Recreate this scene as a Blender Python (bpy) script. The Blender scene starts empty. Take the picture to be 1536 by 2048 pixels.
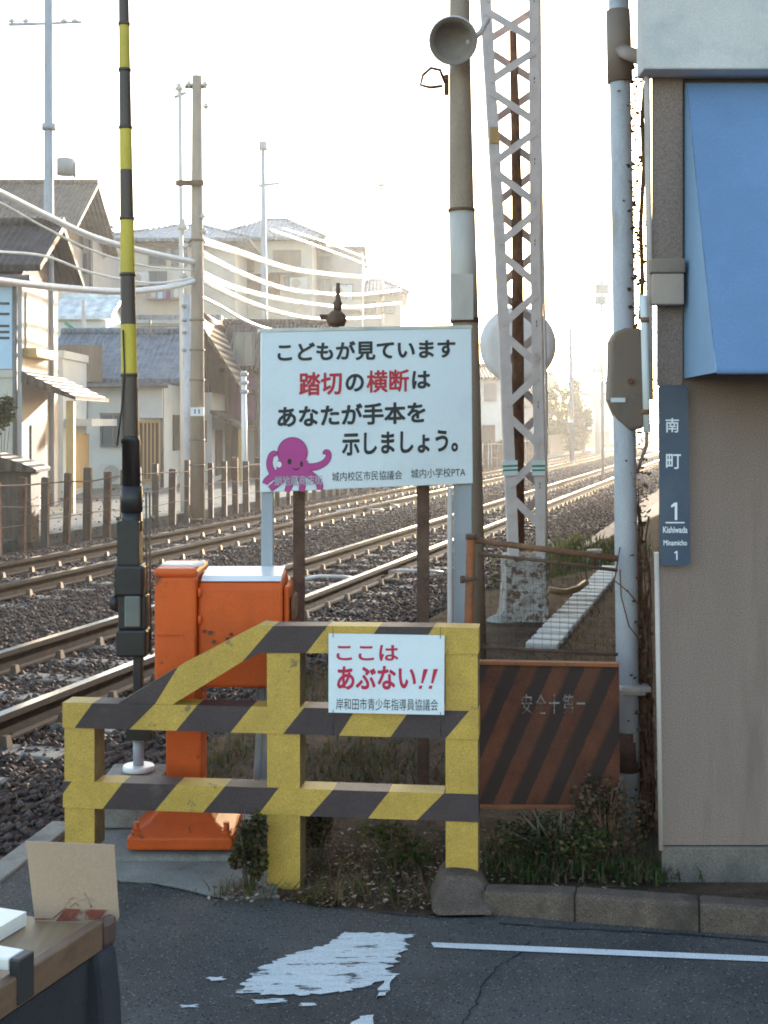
import bpy, math, random
import numpy as np
from mathutils import Vector, Matrix
random.seed(7); rng = np.random.default_rng(11)
SC = bpy.context.scene; COL = SC.collection
R = math.radians
# ---------------------------------------------------------------- camera, sky, sun, exposure
F = 2600.0; HY = 842.0; CX = 768.0; EYE = 1.65
cam = bpy.data.cameras.new('camera'); co = bpy.data.objects.new('camera', cam); COL.objects.link(co)
co.location = (0, 0, EYE); co.rotation_euler = (R(90), 0, 0)
cam.sensor_fit = 'HORIZONTAL'; cam.sensor_width = 36; cam.lens = 36*F/1536
cam.shift_y = -(1024-HY)/1536; cam.clip_end = 2000; cam.clip_start = .05
SC.camera = co
SUN_AZ, SUN_EL = R(20), R(8)
w = bpy.data.worlds.new('World'); SC.world = w; w.use_nodes = True
nt = w.node_tree; bg = nt.nodes['Background']
sky = nt.nodes.new('ShaderNodeTexSky'); sky.sky_type = 'NISHITA'; sky.sun_disc = False
sky.sun_elevation = SUN_EL; sky.sun_rotation = SUN_AZ; sky.dust_density = 1.6; sky.air_density = 1.0; sky.ozone_density = 1.0
nt.links.new(sky.outputs[0], bg.inputs[0]); bg.inputs[1].default_value = 0.15
sl = bpy.data.lights.new('sun', 'SUN'); so = bpy.data.objects.new('sun', sl); COL.objects.link(so)
sl.energy = 3.2; sl.angle = R(0.5); sl.color = (1, .91, .79)
sd = Vector((math.sin(SUN_AZ)*math.cos(SUN_EL), math.cos(SUN_AZ)*math.cos(SUN_EL), math.sin(SUN_EL)))
so.rotation_euler = sd.to_track_quat('Z', 'Y').to_euler(); so.location = (20, 30, 20)
SC.view_settings.view_transform = 'Standard'; SC.view_settings.look = 'None'
SC.view_settings.exposure = 2.42; SC.view_settings.gamma = 1
SC.cycles.use_denoising = True
SC.cycles.max_bounces = 6; SC.cycles.transparent_max_bounces = 8
SC.cycles.filter_width = 1.8

# ---------------------------------------------------------------- geometry helpers
def P(px, py, Z): return Vector(((px-CX)/F*Z, Z, EYE-(py-HY)/F*Z))
def XX(px, Z): return (px-CX)/F*Z
def ZH(py, Z): return EYE-(py-HY)/F*Z
def G(px, py, z=0.0):
    Z = F*(EYE-z)/(py-HY); return Vector(((px-CX)/F*Z, Z, z))
class Plane:                      # vertical plane through two (px, depth) points
    def __init__(s, pa, za, pb, zb):
        a = Vector(((pa-CX)/F*za, za, 0)); b = Vector(((pb-CX)/F*zb, zb, 0))
        s.o = a; s.u = (b-a).normalized(); s.n = Vector((s.u.y, -s.u.x, 0))   # n faces the camera side
        if s.n.y > 0: s.n = -s.n
    def pt(s, px, py, off=0.0):
        d = Vector(((px-CX)/F, 1, -(py-HY)/F)); c = Vector((0, 0, EYE))
        o = s.o+s.n*off
        t = (o-c).dot(s.n)/d.dot(s.n); return c+d*t
class MB:
    def __init__(s): s.v = []; s.f = []; s.m = []; s.mi = 0; s.sm = []
    def add(s, vs, fs, smooth=False):
        k = len(s.v); s.v += [tuple(x) for x in vs]
        for f in fs: s.f.append([k+i for i in f]); s.m.append(s.mi); s.sm.append(smooth)
    def hexa(s, p):               # bottom 4 (ccw), top 4
        s.add(p, [(3,2,1,0),(4,5,6,7),(0,1,5,4),(1,2,6,5),(2,3,7,6),(3,0,4,7)])
    def box(s, c, sz, rz=0.0, M=None):
        x, y, z = sz[0]/2, sz[1]/2, sz[2]/2
        q = [Vector(a) for a in ((-x,-y,-z),(x,-y,-z),(x,y,-z),(-x,y,-z),(-x,-y,z),(x,-y,z),(x,y,z),(-x,y,z))]
        m = M if M is not None else Matrix.Rotation(rz, 3, 'Z')
        s.hexa([m @ a+Vector(c) for a in q])
    def bb(s, x0, x1, y0, y1, z0, z1): s.box(((x0+x1)/2, (y0+y1)/2, (z0+z1)/2), (x1-x0, y1-y0, z1-z0))
    def prism(s, poly, ext):      # closed solid: polygon swept by ext
        n = len(poly); a = [Vector(p) for p in poly]; e = Vector(ext)
        nr = Vector((0, 0, 0))
        for i in range(n):
            p, q = a[i], a[(i+1) % n]
            nr += Vector(((p.y-q.y)*(p.z+q.z), (p.z-q.z)*(p.x+q.x), (p.x-q.x)*(p.y+q.y)))
        if nr.dot(e) > 0: a.reverse()
        s.add(a+[p+e for p in a], [tuple(range(n)), tuple(range(2*n-1, n-1, -1))]+[(i, n+i, n+(i+1) % n, (i+1) % n)for i in range(n)])
    def tube(s, pts, r, n=10, caps=True, smooth=True):
        pts = [Vector(p) for p in pts]; L = len(pts)
        rr = r if isinstance(r, (list, tuple)) else [r]*L
        k = len(s.v); ref = None
        for i in range(L):
            d = (pts[min(i+1, L-1)]-pts[max(i-1, 0)]).normalized()
            if ref is None: ref = Vector((0, 0, 1)) if abs(d.z) < .9 else Vector((1, 0, 0))
            a = d.cross(ref).normalized(); b = a.cross(d).normalized(); ref = b
            for j in range(n):
                t = 2*math.pi*j/n; s.v.append(tuple(pts[i]+(a*math.cos(t)+b*math.sin(t))*rr[i]))
        for i in range(L-1):
            for j in range(n):
                s.f.append([k+i*n+j, k+i*n+(j+1) % n, k+(i+1)*n+(j+1) % n, k+(i+1)*n+j]); s.m.append(s.mi); s.sm.append(smooth)
        if caps:
            s.f.append([k+j for j in range(n)][::-1]); s.m.append(s.mi); s.sm.append(False)
            s.f.append([k+(L-1)*n+j for j in range(n)]); s.m.append(s.mi); s.sm.append(False)
    def cyl(s, a, b, r0, r1=None, n=14): s.tube([a, b], [r0, r0 if r1 is None else r1], n)
    def bar(s, a, b, wd, th, side):  # flat bar from a to b; side = direction of its width
        a, b = Vector(a), Vector(b); d = (b-a).normalized(); sd_ = Vector(side); sd_ = (sd_-d*sd_.dot(d)).normalized(); t = d.cross(sd_)
        h = [a-sd_*wd/2-t*th/2, a+sd_*wd/2-t*th/2, a+sd_*wd/2+t*th/2, a-sd_*wd/2+t*th/2]
        s.hexa(h+[p+(b-a) for p in h])
    def build(s, name, mats, parent=None, loc=None, bevel=0, **tags):
        me = bpy.data.meshes.new(name)
        o = bpy.data.objects.new(name, me); COL.objects.link(o)
        org = Vector((0, 0, 0))
        if parent is not None:
            r = parent
            while r.parent: r = r.parent
            org = r.location
        elif loc is not None: org = Vector(loc); o.location = org
        me.from_pydata([(x-org.x, y-org.y, z-org.z) for x, y, z in s.v], [], s.f)
        if not isinstance(mats, (list, tuple)): mats = [mats]
        for m in mats: me.materials.append(m)
        me.polygons.foreach_set('material_index', s.m); me.polygons.foreach_set('use_smooth', s.sm); me.update()
        if parent is not None: o.parent = parent
        if bevel:
            b = o.modifiers.new('bevel', 'BEVEL'); b.width = bevel; b.segments = 2; b.limit_method = 'ANGLE'; b.angle_limit = R(40)
        for k_, v_ in tags.items(): o[k_] = v_
        return o
def thing(name, label, cat, loc, group=None):
    o = bpy.data.objects.new(name, None); COL.objects.link(o); o.location = loc; o.empty_display_size = .2
    o['label'] = label; o['category'] = cat
    if group: o['group'] = group
    return o
def root_loc(o):
    while o.parent: o = o.parent
    return o.location
def text_on(plane, name, txt, box, mat, parent, off, bold=.012, tilt=True, vertical=False):
    """lettering fitted into box (x0,y0,x1,y1 in plane picture coordinates, measured on the plane)"""
    c = bpy.data.curves.new(name, 'FONT'); c.body = txt; c.extrude = 0; c.resolution_u = 4
    t = bpy.data.objects.new(name, c); COL.objects.link(t)
    bpy.context.view_layer.update(); dg = bpy.context.evaluated_depsgraph_get()
    m0 = bpy.data.meshes.new_from_object(t.evaluated_get(dg)); bpy.data.objects.remove(t); bpy.data.curves.remove(c)
    n = len(m0.vertices); a = np.zeros(n*3); m0.vertices.foreach_get('co', a); a = a.reshape(-1, 3)
    fs = [tuple(p.vertices) for p in m0.polygons]; bpy.data.meshes.remove(m0)
    lo, hi = a.min(0)-bold, a.max(0)+bold
    x0, y0, x1, y1 = box[:4]; sl_ = box[4] if len(box) > 4 else 0
    org = root_loc(parent); out = []; faces = []
    K = 10 if bold > .008 else 1
    for k in range(K):      # a pen of round tip: the glyph laid down along a small circle, each pass a hair further out
        dx, dy = (bold*math.cos(6.2832*k/K), bold*math.sin(6.2832*k/K)) if K > 1 else (0, 0)
        for p in a:
            u = (p[0]+dx-lo[0])/(hi[0]-lo[0]); v = (p[1]+dy-lo[1])/(hi[1]-lo[1])
            out.append(tuple(plane.pt(x0+(x1-x0)*u, y1+(y0-y1)*v+sl_*u, off+k*.00006)-org))
        faces += [tuple(i+k*n for i in f) for f in fs]
    me = bpy.data.meshes.new(name); me.from_pydata(out, [], faces); me.update()
    me.materials.append(mat)
    o = bpy.data.objects.new(name, me); COL.objects.link(o); o.parent = parent
    return o

# ---------------------------------------------------------------- materials
def mat(name, col, rough=.7, metal=0.0, var=.25, vs=8.0, grime=None, gs=3.0, gt=(.5, .68), bump=.0, bs=60.0, fine=.0, trans=0.0, spec=.5, coat=0, stretch=None, bd=.01):
    m = bpy.data.materials.new(name); m.use_nodes = True; t = m.node_tree; b = t.nodes['Principled BSDF']
    N = t.nodes.new; L = t.links.new
    tc = N('ShaderNodeTexCoord'); vec = tc.outputs['Object']
    if stretch:
        mp = N('ShaderNodeMapping'); mp.inputs['Scale'].default_value = stretch; L(vec, mp.inputs[0]); vec = mp.outputs[0]
    n1 = N('ShaderNodeTexNoise'); n1.inputs['Scale'].default_value = vs; n1.inputs['Detail'].default_value = 5; n1.inputs['Roughness'].default_value = .62; L(vec, n1.inputs[0])
    mr = N('ShaderNodeMapRange'); mr.inputs[1].default_value = .3; mr.inputs[2].default_value = .7; mr.inputs[3].default_value = 1-var; mr.inputs[4].default_value = 1+var; L(n1.outputs[0], mr.inputs[0])
    mx = N('ShaderNodeMix'); mx.data_type = 'RGBA'; mx.blend_type = 'MULTIPLY'; mx.inputs[0].default_value = 1
    mx.inputs[6].default_value = (*col, 1); L(mr.outputs[0], mx.inputs[7]); c = mx.outputs[2]
    if fine:
        n3 = N('ShaderNodeTexNoise'); n3.inputs['Scale'].default_value = 220; n3.inputs['Detail'].default_value = 2; L(tc.outputs['Object'], n3.inputs[0])
        m3 = N('ShaderNodeMapRange'); m3.inputs[1].default_value = .3; m3.inputs[2].default_value = .7; m3.inputs[3].default_value = 1-fine; m3.inputs[4].default_value = 1+fine; L(n3.outputs[0], m3.inputs[0])
        x3 = N('ShaderNodeMix'); x3.data_type = 'RGBA'; x3.blend_type = 'MULTIPLY'; x3.inputs[0].default_value = 1; L(c, x3.inputs[6]); L(m3.outputs[0], x3.inputs[7]); c = x3.outputs[2]
    if grime:
        n2 = N('ShaderNodeTexNoise'); n2.inputs['Scale'].default_value = gs; n2.inputs['Detail'].default_value = 8; n2.inputs['Roughness'].default_value = .7; L(vec, n2.inputs[0])
        rp = N('ShaderNodeMapRange'); rp.inputs[1].default_value = gt[0]; rp.inputs[2].default_value = gt[1]; L(n2.outputs[0], rp.inputs[0])
        m2 = N('ShaderNodeMix'); m2.data_type = 'RGBA'; L(rp.outputs[0], m2.inputs[0]); L(c, m2.inputs[6]); m2.inputs[7].default_value = (*grime, 1); c = m2.outputs[2]
    L(c, b.inputs['Base Color']); b.inputs['Roughness'].default_value = rough; b.inputs['Metallic'].default_value = metal
    b.inputs['Specular IOR Level'].default_value = spec
    if coat: b.inputs['Coat Weight'].default_value = coat
    if trans:
        tr = N('ShaderNodeBsdfTranslucent'); L(c, tr.inputs[0]); ms = N('ShaderNodeMixShader'); ms.inputs[0].default_value = trans
        L(b.outputs[0], ms.inputs[1]); L(tr.outputs[0], ms.inputs[2]); L(ms.outputs[0], t.nodes['Material Output'].inputs[0])
    if bump:
        nb = N('ShaderNodeTexNoise'); nb.inputs['Scale'].default_value = bs; nb.inputs['Detail'].default_value = 6; L(vec, nb.inputs[0])
        bu = N('ShaderNodeBump'); bu.inputs['Strength'].default_value = bump; bu.inputs['Distance'].default_value = bd; L(nb.outputs[0], bu.inputs['Height']); L(bu.outputs[0], b.inputs['Normal'])
    m['_c'] = 1
    return m
def stripe_mat(name, base, dark, period, kx, ky, kz, duty=.5, phase=0.0, soft=.04, **kw):
    """diagonal painted stripes on object coordinates over a worn base material"""
    m = mat(name, base, **kw); t = m.node_tree; b = t.nodes['Principled BSDF']; N = t.nodes.new; L = t.links.new
    tc = N('ShaderNodeTexCoord'); dt = N('ShaderNodeVectorMath'); dt.operation = 'DOT_PRODUCT'; dt.inputs[1].default_value = (kx/period, ky/period, kz/period); L(tc.outputs['Object'], dt.inputs[0])
    nz = N('ShaderNodeTexNoise'); nz.inputs['Scale'].default_value = 30; L(tc.outputs['Object'], nz.inputs[0])
    ad = N('ShaderNodeMath'); ad.operation = 'MULTIPLY_ADD'; ad.inputs[1].default_value = .08; L(nz.outputs[0], ad.inputs[0]); L(dt.outputs['Value'], ad.inputs[2])
    a2 = N('ShaderNodeMath'); a2.operation = 'ADD'; a2.inputs[1].default_value = phase; L(ad.outputs[0], a2.inputs[0])
    fr = N('ShaderNodeMath'); fr.operation = 'FRACT'; L(a2.outputs[0], fr.inputs[0])
    mr = N('ShaderNodeMapRange'); mr.inputs[1].default_value = duty-soft; mr.inputs[2].default_value = duty+soft; L(fr.outputs[0], mr.inputs[0])
    mx = N('ShaderNodeMix'); mx.data_type = 'RGBA'; src = b.inputs['Base Color'].links[0].from_socket
    L(mr.outputs[0], mx.inputs[0]); L(src, mx.inputs[6]); mx.inputs[7].default_value = (*dark, 1); L(mx.outputs[2], b.inputs['Base Color'])
    return m
def tile_mat(name, col, sx=4.0, sy=4.0, axis='X', rough=.5):
    """ribbed roof tiles: waves across and courses down"""
    m = mat(name, col, spec=.2, rough=rough, var=.35, vs=3, fine=.0, grime=tuple(x*.55 for x in col), gs=1.2, gt=(.55, .75))
    t = m.node_tree; b = t.nodes['Principled BSDF']; N = t.nodes.new; L = t.links.new
    tc = N('ShaderNodeTexCoord')
    w1 = N('ShaderNodeTexWave'); w1.bands_direction = axis; w1.inputs['Scale'].default_value = sx; L(tc.outputs['Object'], w1.inputs[0])
    w2 = N('ShaderNodeTexWave'); w2.bands_direction = 'Z'; w2.wave_profile = 'SAW'; w2.inputs['Scale'].default_value = sy; L(tc.outputs['Object'], w2.inputs[0])
    ad = N('ShaderNodeMath'); ad.operation = 'ADD'; L(w1.outputs[1], ad.inputs[0]); L(w2.outputs[1], ad.inputs[1])
    bu = N('ShaderNodeBump'); bu.inputs['Strength'].default_value = .9; bu.inputs['Distance'].default_value = .06; L(ad.outputs[0], bu.inputs['Height']); L(bu.outputs[0], b.inputs['Normal'])
    return m
M = {}
M['asphalt'] = mat('asphalt', (.080, .074, .074), rough=.85, var=.25, vs=1.6, fine=.55, grime=(.120, .110, .106), gs=2.3, gt=(.48, .75), bump=.8, bs=120, bd=.008, spec=.12)
def speckle(m, col, scale, th, rnd=1.0):
    t = m.node_tree; b = t.nodes['Principled BSDF']; N = t.nodes.new; L = t.links.new
    tc = N('ShaderNodeTexCoord'); v = N('ShaderNodeTexVoronoi'); v.inputs['Scale'].default_value = scale; v.inputs['Randomness'].default_value = rnd; L(tc.outputs['Object'], v.inputs[0])
    wn = N('ShaderNodeTexWhiteNoise'); wn.noise_dimensions = '3D'; L(v.outputs['Color'], wn.inputs[0])
    g1 = N('ShaderNodeMath'); g1.operation = 'GREATER_THAN'; g1.inputs[1].default_value = th; L(wn.outputs['Value'], g1.inputs[0])
    g2 = N('ShaderNodeMath'); g2.operation = 'LESS_THAN'; g2.inputs[1].default_value = .38; L(v.outputs['Distance'], g2.inputs[0])
    mu = N('ShaderNodeMath'); mu.operation = 'MULTIPLY'; L(g1.outputs[0], mu.inputs[0]); L(g2.outputs[0], mu.inputs[1])
    mx = N('ShaderNodeMix'); mx.data_type = 'RGBA'; src = b.inputs['Base Color'].links[0].from_socket
    L(mu.outputs[0], mx.inputs[0]); L(src, mx.inputs[6]); mx.inputs[7].default_value = (*col, 1); L(mx.outputs[2], b.inputs['Base Color'])
speckle(M['asphalt'], (.17, .16, .155), 105, .82); speckle(M['asphalt'], (.032, .033, .036), 95, .80)
M['soil'] = mat('soil', (.085, .055, .038), rough=.95, var=.4, vs=4, fine=.35, grime=(.035, .032, .02), gs=5, bump=.8, bs=35, bd=.03, spec=.1)
M['ground'] = mat('ground', (.075, .058, .045), rough=.95, var=.3, vs=.6, grime=(.06, .055, .05), gs=.5, bump=.4, bs=8, bd=.03, spec=.1)
M['ballast_bed'] = mat('ballast_bed', (.090, .063, .053), rough=.95, var=.6, vs=16, fine=.4, bump=1, bs=22, bd=.05, spec=.1)
def stone_mat():
    m = bpy.data.materials.new('ballast_stone'); m.use_nodes = True; t = m.node_tree; b = t.nodes['Principled BSDF']
    g = t.nodes.new('ShaderNodeNewGeometry'); r = t.nodes.new('ShaderNodeValToRGB'); e = r.color_ramp.elements
    e[0].color = (.072, .048, .040, 1); e[1].color = (.150, .116, .100, 1); x = r.color_ramp.elements.new(.55); x.color = (.096, .067, .057, 1)
    t.links.new(g.outputs['Random Per Island'], r.inputs[0]); t.links.new(r.outputs[0], b.inputs['Base Color']); b.inputs['Roughness'].default_value = .9; b.inputs['Specular IOR Level'].default_value = .12
    return m
M['stone'] = stone_mat()
M['concrete'] = mat('concrete', (.24, .23, .21), rough=.9, var=.2, vs=5, fine=.25, grime=(.12, .11, .095), gs=3, bump=.4, bs=70, spec=.1)
M['concrete_pale'] = mat('concrete_pale', (.36, .34, .31), rough=.85, var=.25, vs=9, fine=.3, grime=(.20, .17, .13), gs=6, bump=.5, bs=60, spec=.1)
M['kerb'] = mat('kerb', (.118, .086, .070), rough=.92, var=.3, vs=7, fine=.4, grime=(.065, .052, .044), gs=4, bump=.5, bs=80, spec=.1)
M['sleeper'] = mat('sleeper', (.20, .19, .175), rough=.9, var=.25, vs=12, fine=.3, grime=(.09, .065, .05), gs=5, bump=.3, bs=90, spec=.1)
M['rail_top'] = mat('rail_top', (.88, .86, .82), rough=.16, metal=1, var=.08, vs=20, stretch=(.2, .2, 1))
M['rail_side'] = mat('rail_side', (.045, .026, .018), rough=.85, var=.35, vs=14, fine=.3, grime=(.03, .018, .013), gs=8, spec=.15)
M['clip'] = mat('clip', (.20, .15, .11), rough=.35, metal=.6, var=.3)
M['pole_steel'] = mat('pole_steel', (.34, .36, .40), rough=.55, metal=.15, var=.15, vs=3, grime=(.25, .22, .2), gs=3, stretch=(1, 1, .3))
M['pole_concrete'] = mat('pole_concrete', (.36, .275, .205), rough=.9, var=.2, vs=4, fine=.25, grime=(.24, .17, .12), gs=1.6, gt=(.5, .75), bump=.25, bs=60, stretch=(1, 1, .25))
M['pole_sleeve'] = mat('pole_sleeve', (.58, .53, .48), rough=.6, var=.12, vs=4, grime=(.34, .32, .28), gs=3, gt=(.55, .8), stretch=(1, 1, .3))
M['pole_grey'] = mat('pole_grey', (.50, .51, .55), rough=.6, var=.15, vs=6, fine=.12, grime=(.22, .18, .15), gs=3.5, gt=(.55, .72), bump=.15, bs=90, stretch=(1, 1, .4))
M['white_steel'] = mat('white_steel', (.66, .56, .53), rough=.6, var=.12, vs=8, fine=.1, grime=(.30, .16, .09), gs=4, gt=(.6, .74), bump=.12, bs=80)
M['rust'] = mat('rust', (.18, .085, .045), rough=.9, var=.4, vs=14, fine=.35, grime=(.08, .04, .028), gs=6, bump=.4, bs=90)
M['rust_dark'] = mat('rust_dark', (.10, .052, .036), rough=.9, var=.4, vs=12, fine=.3, grime=(.14, .09, .06), gs=5, bump=.3, bs=90)
M['rust_orange'] = mat('rust_orange', (.28, .088, .030), rough=.75, var=.3, vs=9, fine=.25, grime=(.13, .06, .035), gs=5, gt=(.52, .7), bump=.25, bs=90)
M['orange'] = mat('orange', (.60, .095, .014), rough=.45, spec=.3, var=.14, vs=5, fine=.12, grime=(.20, .06, .03), gs=9, gt=(.61, .67), bump=.12, bs=50)
M['white_lit_top'] = mat('white_lit_top', (.80, .78, .76), rough=.3, var=.08, vs=5, grime=(.55, .5, .48), gs=7)  # white of the rest flange; on the orange tops it paints in sunlight
M['black_metal'] = mat('black_metal', (.022, .018, .019), rough=.45, var=.3, vs=10, grime=(.06, .045, .035), gs=8, gt=(.6, .75))
M['grey_plate'] = mat('grey_plate', (.17, .19, .17), rough=.7, var=.15)
M['arm_yellow'] = mat('arm_yellow', (.58, .43, .05), rough=.55, var=.15, vs=8, fine=.1, grime=(.2, .14, .03), gs=6, gt=(.62, .74), stretch=(1, 1, .4))
M['arm_black'] = mat('arm_black', (.075, .048, .036), rough=.45, var=.2, vs=8, grime=(.12, .09, .06), gs=6, gt=(.6, .75), stretch=(1, 1, .3))
M['bar_yellow'] = mat('bar_yellow', (.50, .305, .055), rough=.55, var=.14, vs=7, fine=.22, grime=(.22, .14, .06), gs=11, gt=(.62, .67), bump=.2, bs=120)
M['bar_dark'] = mat('bar_dark', (.055, .033, .034), rough=.55, var=.2, vs=7, fine=.22, grime=(.11, .085, .07), gs=8, gt=(.6, .74), bump=.2, bs=120)
M['bar_side_shaded'] = mat('bar_side_shaded', (.17, .11, .045), rough=.85, var=.3, vs=8, fine=.3, grime=(.07, .045, .03), gs=7)  # darker yellow-brown with the shade of the post sides put in
M['sign_white'] = mat('sign_white', (.72, .76, .80), rough=.45, var=.03, vs=3, grime=(.6, .63, .65), gs=4, gt=(.5, .9), fine=.04)
M['sign_edge'] = mat('sign_edge', (.55, .53, .50), rough=.5, metal=.3)
M['ink_black'] = mat('ink_black', (.022, .022, .026), rough=.55, var=.05)
M['ink_red'] = mat('ink_red', (.50, .02, .035), rough=.55, var=.05)
M['ink_crimson'] = mat('ink_crimson', (.50, .015, .06), rough=.55, var=.05)
M['ink_pink'] = mat('ink_pink', (.47, .055, .25), rough=.55, var=.05)
M['ink_plum'] = mat('ink_plum', (.16, .012, .07), rough=.55, var=.05)
M['ink_grey'] = mat('ink_grey', (.45, .42, .48), rough=.55, var=.05)
M['ink_white'] = mat('ink_white', (.78, .80, .82), rough=.55, var=.05)
M['plate_navy'] = mat('plate_navy', (.040, .060, .105), rough=.4, var=.12, vs=5, fine=.1, grime=(.08, .10, .13), gs=3, gt=(.5, .8))
M['wall_beige'] = mat('wall_beige', (.255, .185, .158), rough=.92, var=.12, vs=1.6, fine=.28, grime=(.17, .12, .10), gs=3.0, gt=(.52, .80), stretch=(1.6, 1.6, .22), spec=.2, bump=.25, bs=150, bd=.004)
M['fascia'] = mat('fascia', (.60, .56, .54), rough=.85, var=.08, vs=3, fine=.12, grime=(.42, .42, .44), gs=2, bump=.1, bs=120)
M['awning'] = mat('awning', (.135, .225, .39), rough=.8, var=.10, vs=2.2, fine=.10, grime=(.11, .185, .33), gs=1.5, gt=(.45, .8), bump=.12, bs=160, bd=.003)
M['awning_pale'] = mat('awning_pale', (.24, .36, .52), rough=.8, var=.08, vs=2.2, fine=.08, bump=.12, bs=160, bd=.003)
M['pvc'] = mat('pvc', (.52, .44, .40), rough=.5, var=.1, vs=8, grime=(.33, .27, .22), gs=6, stretch=(1, 1, .3))
M['brown_box'] = mat('brown_box', (.24, .175, .135), rough=.65, var=.1, vs=5, grime=(.14, .11, .085), gs=4)
M['beige_box'] = mat('beige_box', (.40, .30, .24), rough=.7, var=.1, vs=5)
M['paint'] = mat('road_paint', (.60, .62, .64), rough=.8, var=.14, vs=6, fine=.25, grime=(.075, .075, .08), gs=3.0, gt=(.55, .60), stretch=(2.2, 9, 1), spec=.15, bump=.3, bs=190, bd=.004)
M['line_paint'] = mat('line_paint', (.62, .63, .65), rough=.8, var=.12, vs=6, fine=.25, grime=(.12, .12, .125), gs=7, gt=(.62, .68), spec=.15)
M['cardboard'] = mat('cardboard', (.40, .275, .19), rough=.9, var=.06, vs=3, fine=.08)
M['cardboard_red'] = mat('cardboard_print', (.22, .06, .035), rough=.9, var=.3, vs=25, grime=(.34, .25, .17), gs=18, gt=(.5, .6))
M['wood_brown'] = mat('wood_brown', (.15, .085, .052), rough=.5, var=.25, vs=6, fine=.1, stretch=(8, .8, 8), grime=(.13, .08, .05), gs=3)
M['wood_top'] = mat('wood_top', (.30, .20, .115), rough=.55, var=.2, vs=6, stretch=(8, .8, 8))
M['wood_end'] = mat('wood_end', (.085, .048, .042), rough=.5, var=.2)
M['slat_black'] = mat('slat_black', (.03, .028, .03), rough=.5, var=.2)
M['slat_lit_top'] = mat('slat_lit_top', (.80, .76, .70), rough=.3, var=.08, vs=8)  # near-white tone stands in for sunlight on the slats
M['cloth_dark'] = mat('cloth_dark', (.022, .022, .030), rough=.85, var=.25, vs=5, fine=.2, bump=.3, bs=30)
M['leaf_green'] = mat('leaf_green', (.050, .085, .020), rough=.6, var=.45, vs=6, trans=.35, spec=.12)
M['leaf_dark'] = mat('leaf_dark', (.045, .050, .020), rough=.65, var=.45, vs=5, trans=.25, spec=.12)
M['leaf_olive'] = mat('leaf_olive', (.085, .075, .025), rough=.65, var=.5, vs=6, trans=.35, spec=.12)
M['leaf_dry'] = mat('leaf_dry', (.15, .095, .055), rough=.8, var=.5, vs=7, trans=.3, spec=.12)
M['leaf_hedge'] = mat('leaf_hedge', (.11, .105, .035), rough=.7, var=.45, vs=1.5, trans=.4, spec=.12)
M['grass'] = mat('grass_blade', (.075, .088, .030), rough=.65, var=.5, vs=5, trans=.4, spec=.12)
M['bark'] = mat('bark', (.11, .08, .055), rough=.9, var=.4, vs=20, bump=.4, bs=60)
M['vine'] = mat('vine', (.17, .085, .050), rough=.9, var=.45, vs=20, bump=.4, bs=80)
M['cable'] = mat('cable', (.78, .74, .70), rough=.35, metal=.15, var=.1)  # pale colour stands in for sun glint along the cables
M['cable_dark'] = mat('cable_dark', (.09, .085, .08), rough=.4, var=.1)
M['wall_white'] = mat('wall_white', (.58, .57, .54), rough=.85, var=.08, vs=1, fine=.05, grime=(.44, .42, .38), gs=.8, gt=(.5, .85))
M['wall_cream'] = mat('wall_cream', (.52, .47, .40), rough=.85, var=.1, vs=1, grime=(.40, .35, .29), gs=.8, gt=(.5, .85))
M['wall_grey'] = mat('wall_grey', (.40, .37, .35), rough=.85, var=.1, vs=1, grime=(.30, .27, .25), gs=.8)
M['wall_brown'] = mat('wall_brown', (.24, .17, .12), rough=.85, var=.2, vs=2, grime=(.15, .11, .08), gs=1.5, stretch=(3, 3, .3))
M['wood_dark'] = mat('wood_dark', (.09, .06, .045), rough=.8, var=.3, vs=5, stretch=(4, 4, .4))
M['wood_gold'] = mat('wood_gold', (.50, .30, .11), rough=.6, var=.2, vs=5, stretch=(4, 4, .4))
M['window'] = mat('window_glass', (.10, .13, .15), rough=.12, var=.2, vs=1)
M['frame'] = mat('window_frame', (.16, .14, .13), rough=.5)
M['tile_dark'] = tile_mat('tile_dark', (.075, .058, .054), 2.4, 2.2)
M['tile_blue'] = tile_mat('tile_blue', (.16, .19, .23), 2.2, 2.4, rough=.4)
M['tile_brown'] = tile_mat('tile_brown', (.15, .115, .09), 2, 2)
M['tile_grey'] = tile_mat('tile_grey', (.30, .31, .34), 1.6, 2)
M['roof_white'] = tile_mat('roof_sheet', (.62, .64, .66), .8, .1, rough=.35)
M['notice_blue'] = mat('notice_blue', (.42, .58, .72), rough=.6, var=.05)
M['purple_cloth'] = mat('purple_cloth', (.22, .10, .17), rough=.9, var=.3, vs=2, stretch=(6, 6, .3))
M['brown_iron'] = mat('brown_iron', (.12, .065, .04), rough=.7, var=.3)
M['green_band'] = mat('green_band', (.02, .25, .14), rough=.5, var=.1)
M['white_band'] = mat('white_band', (.72, .74, .74), rough=.5, var=.05)
M['mirror_back'] = mat('mirror_back', (.82, .76, .74), rough=.6, var=.08)
M['horn_inside'] = mat('horn_inside', (.27, .225, .19), rough=.7, var=.1)
M['horn_white'] = mat('horn_white', (.66, .66, .65), rough=.5, var=.06)
M['panel_stripe'] = stripe_mat('panel_stripe', (.125, .038, .018), (.042, .021, .016), .1215, 1, 0, -.42, duty=.52, phase=.35, soft=.07, rough=.85, var=.35, vs=7, fine=.3, grime=(.10, .045, .025), gs=5, gt=(.5, .72), bump=.3, bs=90)
M['yellow_pipe'] = mat('yellow_pipe', (.20, .13, .045), rough=.5)
M['plinth'] = mat('plinth', (.175, .145, .125), rough=.92, var=.15, vs=4, fine=.3, grime=(.10, .10, .09), gs=3, bump=.4, bs=110, spec=.1)

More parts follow.
